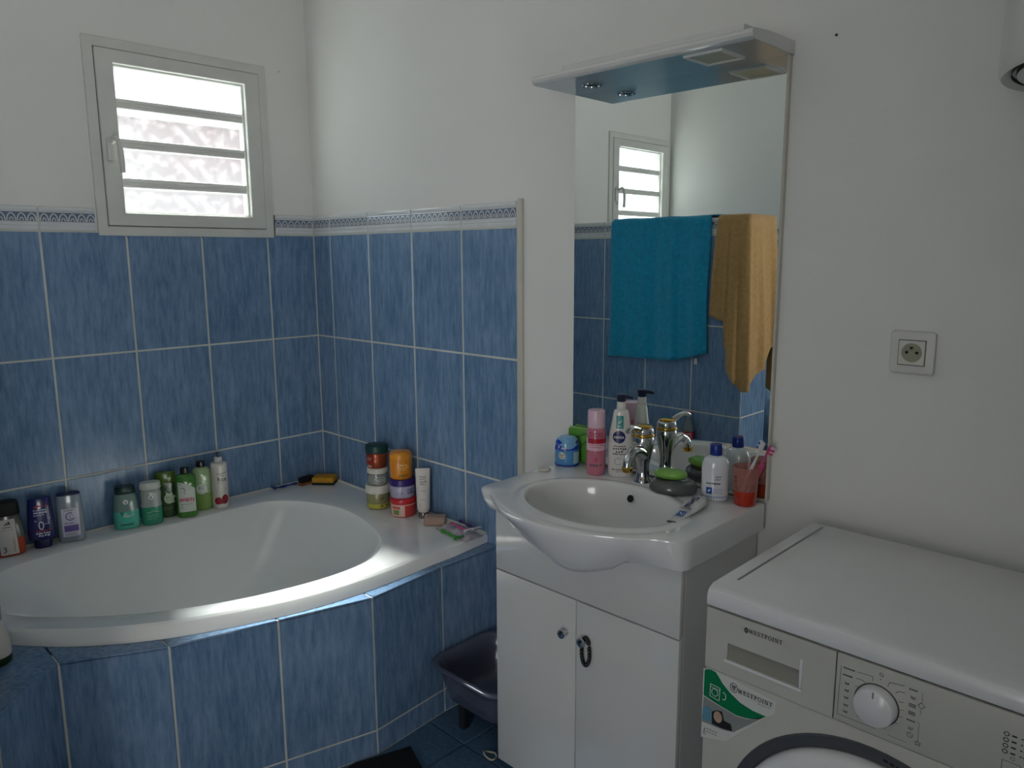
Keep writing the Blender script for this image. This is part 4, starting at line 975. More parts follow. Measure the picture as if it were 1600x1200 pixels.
# 7 green bottle with white label
t = deckthing('shampoo_bottle', 'green bottle with black cap and a white label with red strip', 'bottle', 0.096, -0.627, group=GRP)
pf = [(0.030, 0), (0.0340, 0.004), (0.0345, 0.02), (0.0340, 0.12), (0.034, 0.148), (0.024, 0.156), (0.013, 0.159)]
body(t, pf, col('427F2E', 0.15, coat=0.5), 'body', 1, 0.62, 2.5); body(t, [(0.0155, 0.1592), (0.016, 0.161), (0.015, 0.180), (0.012, 0.182)], col('15191A', 0.3), 'cap')
S_ = Surf(pf, 1, 0.62, 2.5); fn = S_.xy(0.0, 0.0008); fn2 = S_.xy(0.0, 0.0013)
rowsl = []
for k in range(11):
    rowsl.append([fn(-0.027 + 0.056 * a / 12, lerp(0.022, 0.131 - 0.026 * (a / 12) ** 2, k / 10)) for a in range(13)])
lab = obj('label', MB().grid(rowsl), col('CFD3C8', 0.35), t, flipfix=False)
decal('red_strip', dashes(-0.024, 0.026, 0.066, 0.013, 9, 3), fn2, col('C23A5C', 0.3), lab)
decal('lettering', join2(stroke([(-0.016, 0.110), (-0.006, 0.108), (-0.004, 0.098)], 0.0035), disc2(-0.006, 0.092, 0.0026), disc2(-0.020, 0.1245, 0.0022), dashes(-0.020, 0.018, 0.050, 0.0022, 6, 2), stroke([(-0.018, 0.052), (-0.016, 0.038), (-0.010, 0.036)], 0.0016)), fn2, col('7A8078', 0.4), lab)

# 8 light green bottle
t = deckthing('shampoo_bottle', 'light green see-through bottle with black cap and round white label', 'bottle', 0.056, -0.552, group=GRP)
pf = [(0.029, 0), (0.0325, 0.004), (0.0332, 0.02), (0.033, 0.125), (0.031, 0.148), (0.022, 0.158), (0.014, 0.160)]
body(t, [q for q in pf if q[1] < 0.05] + [(0.0331, 0.062)], col('83A552', 0.12, coat=0.5), 'liquid', 1, 0.62, 2.4)
body(t, [(0.0331, 0.0622)] + [q for q in pf if q[1] > 0.07], col('9BB585', 0.12, coat=0.5), 'upper_shell', 1, 0.62, 2.4)
body(t, [(0.0155, 0.1602), (0.016, 0.162), (0.015, 0.181), (0.012, 0.183)], col('15191A', 0.3), 'cap')
S_ = Surf(pf, 1, 0.62, 2.4); fn = S_.xy(0.0, 0.0008); fn2 = S_.xy(0.0, 0.0013)
lab = decal('label', disc2(-0.002, 0.080, 0.0185, 0.0195), fn, col('DDE3DA', 0.35), t)
decal('lettering', move2(text2d('EC', 0.016), -0.004, 0.084), fn2, col('4A5A44', 0.4), lab)
decal('print', join2(dashes(-0.014, 0.014, 0.112, 0.0022, 4, 3), disc2(0.018, 0.098, 0.003), disc2(0.016, 0.068, 0.003)), fn, col('CBDDBB', 0.3), t)

# 9 white bottle with red fruit
t = deckthing('lotion_bottle', 'tall white bottle with cherry red fruit print beside the light green bottle', 'bottle', 0.084, -0.498, group=GRP)
pf = [(0.026, 0), (0.0285, 0.003), (0.0292, 0.02), (0.0292, 0.160), (0.0285, 0.168), (0.024, 0.1715), (0.014, 0.172)]
body(t, pf, col('DAD4CC', 0.25, coat=0.3), 'body', 1, 0.85); body(t, [(0.0135, 0.1722), (0.0140, 0.174), (0.0140, 0.189), (0.0125, 0.191)], col('DAD8D4', 0.3), 'cap')
body(t, [(0.004, 0.191), (0.004, 0.199), (0.0065, 0.200), (0.0065, 0.209), (0.005, 0.210)], col('4A4E54', 0.4), 'nozzle')
S_ = Surf(pf, 1, 0.85); fn = S_.xy(0.0, 0.0009)
fr_ = decal('fruit_print', join2(disc2(-0.008, 0.030, 0.013, 0.014), disc2(0.015, 0.034, 0.011, 0.018), rect2(-0.018, 0.022, 0.018, 0.027)), fn, col('97192A', 0.3), t)
decal('lettering', join2(move2(text2d('Rice', 0.0215, 0.01, 0.85), 0.008, 0.110), stroke([(-0.010, 0.131), (0.004, 0.132), (0.018, 0.134), (0.026, 0.1355)], 0.0016), stroke([(-0.008, 0.097), (0.006, 0.0975), (0.024, 0.099)], 0.0014), dashes(0.002, 0.014, 0.125, 0.003, 3, 2)), fn, col('3A3A40', 0.4), t)

# jars, lower to upper
def jar(name, label, x, y, z, bodyp, bodym, lidp, lidm, extra=0.0, group=None, lidname='lid'):
    t = deckthing(name, label, 'jar', x, y, z, extra, group)
    body(t, bodyp, bodym, 'body'); body(t, lidp, lidm, lidname)
    return t, Surf(bodyp)
JX, JY = 0.505, -0.090
t, S_ = jar('cosmetic_jar', 'olive jar with broad white lid standing under the clear grey jar', JX, JY, DZK, [(0.040, 0), (0.0432, 0.004), (0.0432, 0.056), (0.0425, 0.0585)], col('8A865C', 0.12, coat=0.6), [(0.0455, 0.0587), (0.0462, 0.061), (0.0462, 0.086), (0.0445, 0.0885)], col('D6D2C8', 0.4), group='jars stacked on the bath corner')
decal('label', ([], []), S_.xy(0), WHITE, t) if False else None
lb_ = obj('label', S_.patch(-1.15, 1.2, 0.004, 0.020), col('B9B345', 0.35), t, flipfix=False)
decal('lettering', join2(move2(text2d('JK', 0.013, 0.02), 0.012, 0.0135), dashes(0.024, 0.040, 0.0135, 0.006, 3, 2)), S_.xy(0, 0.0012), col('3B2A18', 0.4), lb_)
decal('print', dashes(0.006, 0.022, 0.042, 0.012, 2, 4), S_.xy(0, 0.0008), col('5B5538', 0.4), t)
z1 = DZK + 0.0886
t, S_ = jar('cosmetic_jar', 'clear grey jar with white lid between the olive and copper jars', JX, JY, z1, [(0.033, 0), (0.0365, 0.004), (0.0368, 0.040), (0.0345, 0.0435)], col('8C8F8C', 0.1, coat=0.6), [(0.0370, 0.0437), (0.0375, 0.046), (0.0375, 0.0615), (0.036, 0.063)], col('D6D2C8', 0.4), group='jars stacked on the bath corner')
decal('lettering', join2(move2(text2d('RICH', 0.016, 0.0, 0.9), 0.008, 0.018), stroke(arc2(0.008, 0.018, 0.022, 0.013, 0, 360, 20), 0.0012)), S_.xy(0, 0.0009), col('E0E0DA', 0.4), t)
z2 = z1 + 0.0632
t, S_ = jar('cosmetic_jar', 'copper coloured jar with dark green lid on top of the clear grey jar', JX, JY, z2, [(0.032, 0), (0.0365, 0.004), (0.0385, 0.03), (0.0385, 0.054), (0.037, 0.0565)], col('9A4A30', 0.25, metal=0.4), [(0.0405, 0.0567), (0.0415, 0.060), (0.0412, 0.080), (0.039, 0.0845), (0.033, 0.0855)], col('123B38', 0.35), group='jars stacked on the bath corner')
obj('red_label', S_.patch(-1.3, -0.45, 0.006, 0.052), col('8E2320', 0.3), t, flipfix=False)
decal('lettering', join2(dashes(-0.034, -0.018, 0.010, 0.006, 3, 2), dashes(-0.034, -0.016, 0.040, 0.003, 3, 2), dashes(-0.034, -0.016, 0.034, 0.003, 3, 3)), S_.xy(0, 0.0012), col('D8C8B8', 0.4), t)
JX, JY = 0.640, -0.078
t, S_ = jar('cosmetic_jar', 'red and pink jar with red lid standing under the lavender jar', JX, JY, DZK, [(0.042, 0), (0.0450, 0.004), (0.0465, 0.045), (0.0455, 0.0475)], col('C2413C', 0.25, coat=0.3), [(0.0468, 0.0477), (0.0475, 0.050), (0.0470, 0.0655), (0.0455, 0.067)], col('C2282E', 0.3), group='jars stacked on the bath corner')
l_ = obj('label', S_.patch(-1.2, 0.1, 0.003, 0.043, na=18), col('DDB8A8', 0.35), t, flipfix=False)
obj('picture', S_.patch(-0.85, -0.35, 0.010, 0.028, off=0.0012), col('6F8648', 0.4), l_, flipfix=False)
obj('picture', S_.patch(-0.95, -0.25, 0.031, 0.040, off=0.0012), col('C4574E', 0.4), l_, flipfix=False)
obj('white_band', S_.patch(-1.4, 1.4, 0.0440, 0.0462, na=28), col('E4C6BC', 0.35), t, flipfix=False)
z1 = DZK + 0.0672
t, S_ = jar('cosmetic_jar', 'lavender jar with purple lid between the red jar and the orange tub', JX - 0.003, JY, z1, [(0.041, 0), (0.0445, 0.004), (0.0455, 0.042), (0.0445, 0.0445)], col('ABA6BC', 0.25, coat=0.3), [(0.0455, 0.0447), (0.0462, 0.047), (0.0460, 0.066), (0.044, 0.0685)], col('38246E', 0.3), group='jars stacked on the bath corner')
decal('lettering', join2(move2(text2d('4', 0.011, 0.01), -0.002, 0.020), dashes(0.016, 0.042, 0.032, 0.007, 4, 3), dashes(0.016, 0.042, 0.022, 0.009, 5, 4)), S_.xy(0, 0.0009), col('5A4E86', 0.4), t)
z2 = z1 + 0.0687
t = deckthing('cosmetic_jar', 'orange tub with rounded orange lid on top of the lavender jar', 'jar', JX - 0.008, JY, z2, group='jars stacked on the bath corner')
po = [(0.038, 0), (0.0405, 0.004), (0.0408, 0.066), (0.0405, 0.070)]
body(t, po, col('D9871A', 0.25, coat=0.4), 'body', n=48); body(t, [(0.0405, 0.0702), (0.0408, 0.074), (0.0405, 0.084), (0.038, 0.092), (0.030, 0.0965), (0.01, 0.098)], col('E0901C', 0.25, coat=0.4), 'lid', n=48)
S_ = Surf(po)
decal('lettering', join2(dashes(-0.004, 0.022, 0.052, 0.006, 3, 2), dashes(-0.004, 0.026, 0.043, 0.004, 5, 3), dashes(-0.004, 0.020, 0.036, 0.003, 4, 4)), S_.xy(0, 0.0009), col('F1C98A', 0.4), t)
decal('print', join2(dashes(-0.006, 0.024, 0.014, 0.008, 4, 5)), S_.xy(0, 0.0009), col('8A5A1C', 0.4), t)

# tube standing on its cap
t = deckthing('cream_tube', 'white cream tube standing on its grey cap beside the red jar', 'tube', 0.722, -0.052)
rows = []
for k in range(15):
    s_ = k / 14; z = 0.022 + 0.157 * s_
    wx = 0.0225 + 0.0035 * s_; wy = 0.0205 * (1 - s_) ** 0.8 + 0.0012
    if k == 0: wx, wy = 0.018, 0.0175
    rows.append([(wx * math.cos(2 * PI * i / 28), wy * math.sin(2 * PI * i / 28), z) for i in range(28)])
tb = MB().grid(rows, closed=True); tb.f.append(tuple(range(28))[::-1]); tb.f.append(tuple(range(14 * 28, 15 * 28)))
obj('body', tb, col('D9D2CB', 0.35), t, smooth=True, angle=60)
body(t, [(0.0170, 0), (0.0178, 0.002), (0.0178, 0.020), (0.0165, 0.0218)], col('77726E', 0.25, metal=0.5), 'cap')
def tubefn(x, y):
    s_ = (y - 0.022) / 0.157; wx = 0.0225 + 0.0035 * s_; wy = 0.0205 * (1 - s_) ** 0.8 + 0.0012
    return (x, -wy * math.sqrt(max(0.02, 1 - (x / wx) ** 2)) - 0.0009, y)
decal('lettering', join2(dashes(-0.012, 0.012, 0.150, 0.005, 4, 2), dashes(-0.012, 0.012, 0.142, 0.005, 4, 3), dashes(-0.010, 0.013, 0.133, 0.006, 3, 4), dashes(-0.011, 0.010, 0.124, 0.004, 4, 5), dashes(-0.012, 0.010, 0.100, 0.002, 6, 6), dashes(-0.012, 0.008, 0.070, 0.002, 3, 7), dashes(-0.012, -0.006, 0.048, 0.003, 1, 8)), tubefn, col('8E8783', 0.4), t)

# soap, razors, pouch at the right end
po_ = thing('razor_pouch', 'crumpled clear and mauve plastic pouch under the razors on the bath corner', 'pouch', (0.930, -0.060, DZK + 0.0015), 0.0)
rows = []
for k in range(9):
    r = []
    for i in range(17):
        u, v = i / 16, k / 8
        h = 0.020 * (math.sin(PI * u) ** 0.5) * (math.sin(PI * v) ** 0.5) * (0.75 + 0.25 * math.sin(u * 17 + v * 5) * math.sin(v * 9 + 1)) + 0.0008
        r.append((-0.090 + 0.175 * u, -0.040 + 0.080 * v - 0.014 * u, h))
    rows.append(r)
obj('film', MB().grid(rows), P('pouch_film', 'B7AFB4', 0.2, coat=0.5, var=0.2, scale=40), po_, smooth=True, angle=180)
b = MB(); b.grid([[(-0.090 + 0.175 * i / 8, -0.040 + 0.080 * v - 0.014 * i / 8, 0.0003) for i in range(9)] for v in (0, 1)])
obj('flap', b, col('A896B4', 0.4), po_)
def razor(label, cmain, chead, x, y, z, rz, tilt=0.0):
    t = thing('razor', label, 'razor', (x, y, z), rz, 'disposable razors')
    hp = catmull([(-0.055, 0, 0.006), (-0.03, 0, 0.0075), (0.0, 0, 0.006), (0.03, 0, 0.007), (0.045, 0, 0.010)], 6)
    obj('handle', MB().tube(hp, [0.0042 + 0.0012 * math.sin(i * 0.6) for i in range(len(hp))], 8), cmain, t, smooth=True)
    obj('head', MB().box(0.043, 0.054, -0.019, 0.019, 0.006, 0.0135), chead, t, bevel=0.0015)
    obj('blade', MB().box(0.0541, 0.0548, -0.017, 0.017, 0.008, 0.011), M['chrome'], t)
    return t
razor('green plastic razor nearest the bath rim', col('3FA53A', 0.25), col('3B8F35', 0.3), 0.935, -0.112, DZK + 0.0005, -0.12)
razor('pink razor lying on the pouch', col('C45C8C', 0.25), col('D8D4D8', 0.3), 0.945, -0.078, DZK + 0.0195, -0.10)
razor('dark purple razor lying on the pouch behind the pink one', col('4A3272', 0.25), col('C9C6CC', 0.3), 0.955, -0.050, DZK + 0.021, -0.16)
t = thing('soap_bar', 'beige bar of soap beside the razors', 'soap', (0.806, -0.070, DZK), 0.75)
obj('bar', MB().box(-0.037, 0.037, -0.024, 0.024, 0, 0.030), P('soap_beige', 'AE9384', 0.6, var=0.06, scale=30), t, bevel=0.006, seg=3)
t = thing('sponge', 'yellow sponge with dark scouring side in the bath corner', 'sponge', (0.103, -0.068, DZK), 0.72)
obj('foam', MB().box(-0.044, 0.044, -0.032, 0.032, 0.0085, 0.030), P('sponge_foam', 'C9922A', 0.95, var=0.15, scale=120, bump=1.0, bscale=300), t, bevel=0.003)
obj('scouring_pad', MB().box(-0.0445, 0.0445, -0.0325, 0.0325, 0, 0.0083), P('scourer', '1B2A20', 0.95, var=0.3, scale=200), t, bevel=0.0015)
t = thing('nail_brush', 'black brush with orange base between the sponge and the blue razor', 'brush', (0.060, -0.128, DZK), 1.75)
obj('base', MB().box(-0.034, 0.034, -0.014, 0.014, 0, 0.010), col('9A5A2C', 0.4), t, bevel=0.003)
obj('bristles', MB().box(-0.032, 0.032, -0.0125, 0.0125, 0.0102, 0.032), P('bristle', '15151C', 0.9, var=0.3, scale=300, bump=1.0, bscale=500), t, bevel=0.003)
razor('blue razor lying along the wall under the window', col('2F3E8C', 0.25), col('28357C', 0.3), 0.042, -0.215, DZK + 0.0003, -1.62)

# bottle at the near end of the bath
t = deckthing('cleaner_bottle', 'white bottle with dark green base standing on the tiled bath ledge', 'bottle', 0.712, -1.347, LZ + 0.0004)
body(t, [(0.033, 0), (0.0355, 0.003), (0.036, 0.020)], col('1E3A14', 0.3), 'base'); body(t, [(0.036, 0.0202), (0.0362, 0.04), (0.0345, 0.062), (0.0275, 0.082), (0.0235, 0.095), (0.022, 0.104)], col('CFCCC2', 0.3), 'body')
body(t, [(0.0225, 0.1042), (0.0245, 0.108), (0.024, 0.138), (0.019, 0.143)], col('7F8A84', 0.3), 'cap')
# cola bottle, seen in the mirror
t = thing('drink_bottle', 'small clear drink bottle with red cap and red label, seen in the mirror', 'bottle', (0.918, -1.412, LZ + 0.0004), PI - 0.3)
pc = [(0.024, 0), (0.029, 0.006), (0.030, 0.02), (0.027, 0.06), (0.030, 0.095), (0.030, 0.135), (0.027, 0.155), (0.016, 0.185), (0.0115, 0.200), (0.0115, 0.207)]
body(t, pc, P('clear_plastic', 'C4CECE', 0.05, trans=0.7, ior=1.2, var=0.02), 'body'); body(t, [(0.0138, 0.2072), (0.0142, 0.209), (0.0142, 0.222), (0.012, 0.225)], col('C4162C', 0.3), 'cap')
S_ = Surf(pc); lab = obj('label', S_.patch(-PI, PI, 0.098, 0.134, na=40), col('B3122A', 0.3), t, flipfix=False)
decal('lettering', join2(dashes(-0.018, 0.018, 0.124, 0.006, 4, 2), dashes(-0.018, 0.018, 0.115, 0.004, 4, 3), dashes(-0.018, 0.018, 0.106, 0.004, 4, 4)), S_.xy(0, 0.0014), WHITE, lab)

# ------------------------------------------------------------------ on the washbasin
def vthing(name, label, cat, x, y, extra=0.0, z=ZV + 0.0003, group=None): return thing(name, label, cat, (x, y, z), turn(x, y, extra), group)
t = vthing('cotton_wool_jar', 'blue jar with clear domed lid beside the pink toner bottle', 'jar', 1.407, -0.078)
pb = [(0.032, 0), (0.0340, 0.004), (0.0346, 0.02), (0.0346, 0.046)]
body(t, pb, col('4F92C8', 0.2, coat=0.4), 'body', n=40); body(t, [(0.0325, -0.0001), (0.0352, 0.0005), (0.0352, 0.004), (0.0345, 0.0042)], col('1E3C98', 0.3), 'foot', n=40)
rows = []
for k in range(6):
    r = []
    for i in range(48):
        a = 2 * PI * i / 48; top = 0.064 + 0.011 * math.cos(3 * (a - 1.2)) 
        z = 0.0462 + (top - 0.0462) * k / 5; rr = 0.0351 - 0.0006 * k
        r.append((rr * math.sin(a), -rr * math.cos(a), z))
    rows.append(r)
obj('collar', MB().grid(rows, closed=True), col('1C3FB4', 0.2, coat=0.5), t, smooth=True, angle=180)
body(t, [(0.0338, 0.0464), (0.0335, 0.062), (0.030, 0.073), (0.020, 0.080), (0.006, 0.0825)], P('dome', '7CB4DC', 0.15, coat=0.5, var=0.15, scale=60), 'dome', n=40)
S_ = Surf(pb); fn = S_.xy(0, 0.0010)
lab = obj('label', S_.patch(0.55, 1.15, 0.008, 0.040), col('A9C9D6', 0.35), t, flipfix=False)
decal('print', disc2(-0.014, 0.031, 0.0095, 0.0105), fn, col('D6D2C2', 0.35), t)
decal('lettering', join2(dashes(-0.022, -0.006, 0.033, 0.003, 3, 2), dashes(-0.021, -0.008, 0.027, 0.003, 3, 3), dashes(-0.018, -0.011, 0.021, 0.002, 2, 3)), S_.xy(0, 0.0015), col('4E6272', 0.4), t)
decal('lettering', join2(move2(text2d('F', 0.014, 0.02), -0.024, 0.054), dashes(-0.017, 0.000, 0.052, 0.006, 4, 3)), lambda x, y: Surf([(0.0356, 0), (0.0356, 0.1)]).pt(x / 0.0356, y, 0.0009), WHITE, t)
t = thing('wipes_pack', 'green translucent pack standing against the mirror behind the blue jar', 'pack', (1.420, -0.030, ZV + 0.0003), 0.05)
obj('pack', MB().prism(squircle_poly(-0.042, 0.046, 0.0, 0.094, 0.004), -0.008, 0.008, axis='y'), P('green_plastic', '6FB04C', 0.2, trans=0.25, var=0.08), t, bevel=0.003)
obj('edge_seal', MB().box(-0.042, 0.046, -0.0015, 0.0015, 0.0945, 0.099), col('8CC06A', 0.3), t)
decal('print', join2(stroke([(-0.030, 0.060), (-0.005, 0.075), (0.030, 0.088)], 0.003), stroke([(0.0, 0.040), (0.020, 0.062), (0.044, 0.068)], 0.003)), lambda x, y: (x, -0.0086, y), col('2F6A40', 0.3), t)

t = vthing('toner_bottle', 'pink see-through toner bottle with pale cap and red label', 'bottle', 1.526, -0.098)
pk = [(0.0235, 0), (0.0255, 0.003), (0.0258, 0.012), (0.0258, 0.118), (0.0245, 0.125), (0.0225, 0.128)]
body(t, pk, P('pink_plastic', 'E0889F', 0.08, trans=0.25, coat=0.4, var=0.03), 'body'); body(t, [(0.0232, 0.1282), (0.0236, 0.130), (0.0232, 0.172), (0.0215, 0.1755), (0.016, 0.176)], P('pink_cap', 'E6C3D2', 0.25, trans=0.1), 'cap')
S_ = Surf(pk); lab = obj('label', S_.patch(-1.35, 1.35, 0.068, 0.101, na=24), col('E9BCCB', 0.3), t, flipfix=False)
obj('red_band', S_.patch(-0.95, 1.35, 0.088, 0.101, off=0.0011, na=24), col('B3122E', 0.3), lab, flipfix=False)
decal('lettering', join2(dashes(-0.018, -0.008, 0.0945, 0.005, 2, 2), dashes(-0.015, 0.020, 0.084, 0.002, 6, 3), dashes(-0.015, 0.012, 0.078, 0.0018, 5, 4)), S_.xy(0, 0.0018), col('A8455E', 0.4), lab)
decal('lettering', join2(dashes(-0.018, 0.018, 0.115, 0.006, 5, 6), dashes(-0.016, 0.018, 0.108, 0.004, 6, 7)), S_.xy(0, 0.0010), col('B4506C', 0.4), t)
decal('lettering', join2(dashes(-0.016, 0.016, 0.028, 0.006, 4, 5)), S_.xy(0, 0.0010), col('6E5A62', 0.4), t)
decal('drop_print', join2(disc2(0, 0.043, 0.0042), ([(-0.0036, 0.045), (0.0036, 0.045), (0, 0.053)], [(0, 1, 2)])), S_.xy(0, 0.0010), col('C04A70', 0.4), t)

t = vthing('pump_bottle', 'tall white body lotion pump bottle with navy head and round navy emblem', 'bottle', 1.583, -0.066)
pl = [(0.030, 0), (0.0325, 0.004), (0.0328, 0.03), (0.0325, 0.09), (0.0295, 0.120), (0.0235, 0.150), (0.0205, 0.170), (0.018, 0.178), (0.0125, 0.181)]
f = 0.66
body(t, pl, col('DDDAD6', 0.25, coat=0.4), 'body', 1, f, 2.3, n=44); body(t, [(0.0112, 0.1812), (0.0122, 0.183), (0.0115, 0.199), (0.0105, 0.201)], col('DDDAD6', 0.3), 'neck')
hd = body(t, [(0.0110, 0.2012), (0.0125, 0.203), (0.0122, 0.212), (0.0145, 0.2185), (0.0128, 0.2205)], col('161F3C', 0.3), 'pump_head')
obj('spout', MB().tube([(0, -0.008, 0.2145), (0.0, -0.022, 0.2160), (0.0, -0.036, 0.2145)], [0.0055, 0.0048, 0.004], 10), col('161F3C', 0.3), hd, smooth=True, rot=0.9)
S_ = Surf(pl, 1, f, 2.3); fn = S_.xy(0, 0.0009); fn2 = S_.xy(0, 0.0015)
tg = obj('teal_label', MB().grid([[fn(-0.012 + 0.019 * a / 6, 0.131 + 0.034 * k / 8) for a in range(7)] for k in range(9)]), col('1F8F8A', 0.3), t, flipfix=False)
decal('print', join2(stroke([(-0.006, 0.148), (-0.003, 0.145), (0.002, 0.153)], 0.0018), dashes(-0.009, 0.004, 0.137, 0.0015, 4, 2)), fn2, WHITE, tg)
em = decal('emblem', disc2(-0.004, 0.1085, 0.0168), fn, col('18205E', 0.25), t)
decal('lettering', move2(text2d('NIVEA', 0.0092, 0.02, 1.05), -0.004, 0.1075), fn2, WHITE, em)
decal('lettering', join2(dashes(-0.018, 0.014, 0.0835, 0.0032, 6, 2), dashes(-0.020, 0.018, 0.0765, 0.0046, 6, 3), dashes(-0.012, 0.008, 0.0690, 0.0046, 3, 4), dashes(-0.020, 0.017, 0.0625, 0.0032, 7, 5), dashes(-0.022, 0.020, 0.020, 0.0026, 8, 6), dashes(-0.010, 0.006, 0.0145, 0.002, 3, 7), stroke(arc2(-0.006, 0.042, 0.009, 0.009, 30, 330, 14), 0.0010)), fn, col('4E4A48', 0.4), t)
t = vthing('bottle_cap', 'small white cap lying on the basin rim near the blue jar', 'cap', 1.406, -0.172)
body(t, [(0.0150, 0), (0.0165, 0.001), (0.0160, 0.005), (0.0140, 0.0065), (0.006, 0.0068)], col('CFC9BE', 0.4), 'cap')

t = vthing('soap_dish', 'dark grey pebble shaped soap dish on the basin', 'soap dish', 1.766, -0.094)
body(t, [(0.050, 0), (0.0585, 0.006), (0.0595, 0.014), (0.056, 0.024), (0.047, 0.0305), (0.036, 0.0312), (0.030, 0.0285), (0.005, 0.0275)], P('dish_grey', '55585A', 0.25, coat=0.4), 'dish', 1, 0.78, 2.1, n=48, angle=80)
t = vthing('soap_bar', 'green bar of soap lying on the dark grey dish', 'soap', 1.757, -0.092, extra=-0.2, z=ZV + 0.0316)
body(t, [(0.010, 0), (0.030, 0.0015), (0.040, 0.008), (0.0415, 0.012), (0.039, 0.018), (0.030, 0.0225), (0.012, 0.0245)], P('soap_green', '7DB24C', 0.35, coat=0.2, var=0.05, scale=30), 'bar', 1, 0.62, 2.4, n=44, angle=90)
t.rotation_euler = (0.0, 0.0, t.rotation_euler[2])

t = vthing('lotion_bottle', 'round shouldered white bottle with royal blue cap beside the soap dish', 'bottle', 1.869, -0.072)
pw = [(0.029, 0), (0.0318, 0.004), (0.0325, 0.02), (0.0325, 0.078), (0.0315, 0.090), (0.027, 0.101), (0.019, 0.107), (0.0128, 0.109)]
body(t, pw, P('milky_plastic', 'D9DDE2', 0.15, coat=0.5, var=0.02), 'body', 1, 0.78, 2.2, n=44); body(t, [(0.0138, 0.1092), (0.0145, 0.111), (0.0145, 0.133), (0.0132, 0.1352)], col('16328C', 0.3), 'cap')
S_ = Surf(pw, 1, 0.78, 2.2); fn = S_.xy(0, 0.0009); fn2 = S_.xy(0, 0.0015)
bs_ = decal('blue_square', rect2(-0.0200, -0.0065, 0.018, 0.034), fn, col('1F4FA8', 0.3), t)
decal('print', join2(stroke([(-0.016, 0.023), (-0.011, 0.029)], 0.0022), disc2(-0.0135, 0.0265, 0.0022)), fn2, WHITE, bs_)
decal('lettering', join2(dashes(-0.020, 0.014, 0.0435, 0.0042, 8, 3), *[stroke([(0.000 + 0.0045 * q, 0.052), (0.0030 + 0.0045 * q, 0.0560)], 0.0014) for q in range(3)], *[stroke([(0.001 + 0.0045 * q, 0.058), (0.0045 + 0.0045 * q, 0.0630)], 0.0014) for q in range(3)]), fn, INK, t)
decal('blue_print', join2(dashes(-0.004, 0.018, 0.030, 0.0014, 5, 3), dashes(-0.004, 0.016, 0.026, 0.0014, 5, 4), dashes(-0.004, 0.018, 0.021, 0.0014, 5, 5), *[rect2(-0.029 + 0.0066 * q, -0.0256 + 0.0066 * q, 0.0090, 0.0122) for q in range(9)]), fn, col('5E7FC0', 0.3), t)

t = vthing('tumbler', 'plastic tooth tumbler with orange red bottom and pale pink top', 'tumbler', 1.943, -0.062)
red = P('red_plastic', 'D0381A', 0.12, trans=0.35, coat=0.3, var=0.03)
body(t, [(0.0235, 0), (0.0255, 0.002), (0.0272, 0.036), (0.0258, 0.036), (0.0245, 0.006), (0.004, 0.006)], red, 'base', n=40, angle=60)
clear = P('pale_pink_plastic', 'E8B6AC', 0.1, trans=0.75, ior=1.2, var=0.02)
wl = MB().lathe([(0.0272, 0.0362), (0.0305, 0.092), (0.0295, 0.093), (0.0262, 0.0362)], 40, cap0=False, cap1=False)
obj('wall', wl, clear, t, smooth=True)
decal('print', join2(*[rect2(-0.016 + 0.004 * a, -0.0135 + 0.004 * a, 0.040 + 0.009 * c, 0.046 + 0.009 * c) for a in range(2) for c in range(4)], rect2(-0.018, -0.008, 0.018, 0.026)), lambda x, y: Surf([(0.0255, 0), (0.0305, 0.093)]).pt((x - 0.012) / 0.028, y, 0.0014), col('9E3A18', 0.4), t)
def brush(label, c1, c2, cb, p0, p1, twist):
    a, b_ = Vector(p0), Vector(p1); d = (b_ - a); Ln = d.length
    t = thing('toothbrush', label, 'toothbrush', p0, 0, 'toothbrushes in the tumbler')
    q = d.to_track_quat('Z', 'Y'); t.rotation_mode = 'XYZ'; t.rotation_euler = (q @ Matrix.Rotation(twist, 3, 'Z').to_quaternion()).to_euler()
    hp = [(0, 0, Ln * k / 14) for k in range(15)]
    rr = [0.0048, 0.0056, 0.0056, 0.0050, 0.0045, 0.0042, 0.0044, 0.0046, 0.0042, 0.0036, 0.0028, 0.0024, 0.0024, 0.0040, 0.0030]
    obj('handle', MB().tube(hp, rr, 10), c1, t, smooth=True)
    obj('grip', MB().box(-0.0026, 0.0026, -0.0062, -0.0034, Ln * 0.42, Ln * 0.68), c2, t, bevel=0.001)
    hd = obj('head', MB().prism(squircle_poly(-0.0055, 0.0055, Ln * 0.86, Ln * 1.0, 0.004), -0.0025, 0.0025, axis='y'), c1, t, bevel=0.001)
    for k in range(4):
        z0 = Ln * 0.872 + k * Ln * 0.031
        obj('bristles', MB().box(-0.0046, 0.0046, -0.0130, -0.0027, z0, z0 + Ln * 0.026), cb if k % 2 else c2, hd, bevel=0.0008)
    return t
brush('white and blue toothbrush in the tumbler', col('D9D6DA', 0.3), col('2148A4', 0.3), col('C8D2E8', 0.6), (1.928, -0.072, ZV + 0.008), (1.984, -0.066, ZV + 0.158), 2.3)
brush('pink toothbrush leaning behind the blue one in the tumbler', col('C8488A', 0.3), col('D9407E', 0.3), col('E4B8D0', 0.6), (1.938, -0.052, ZV + 0.008), (1.994, -0.052, ZV + 0.148), 0.4)

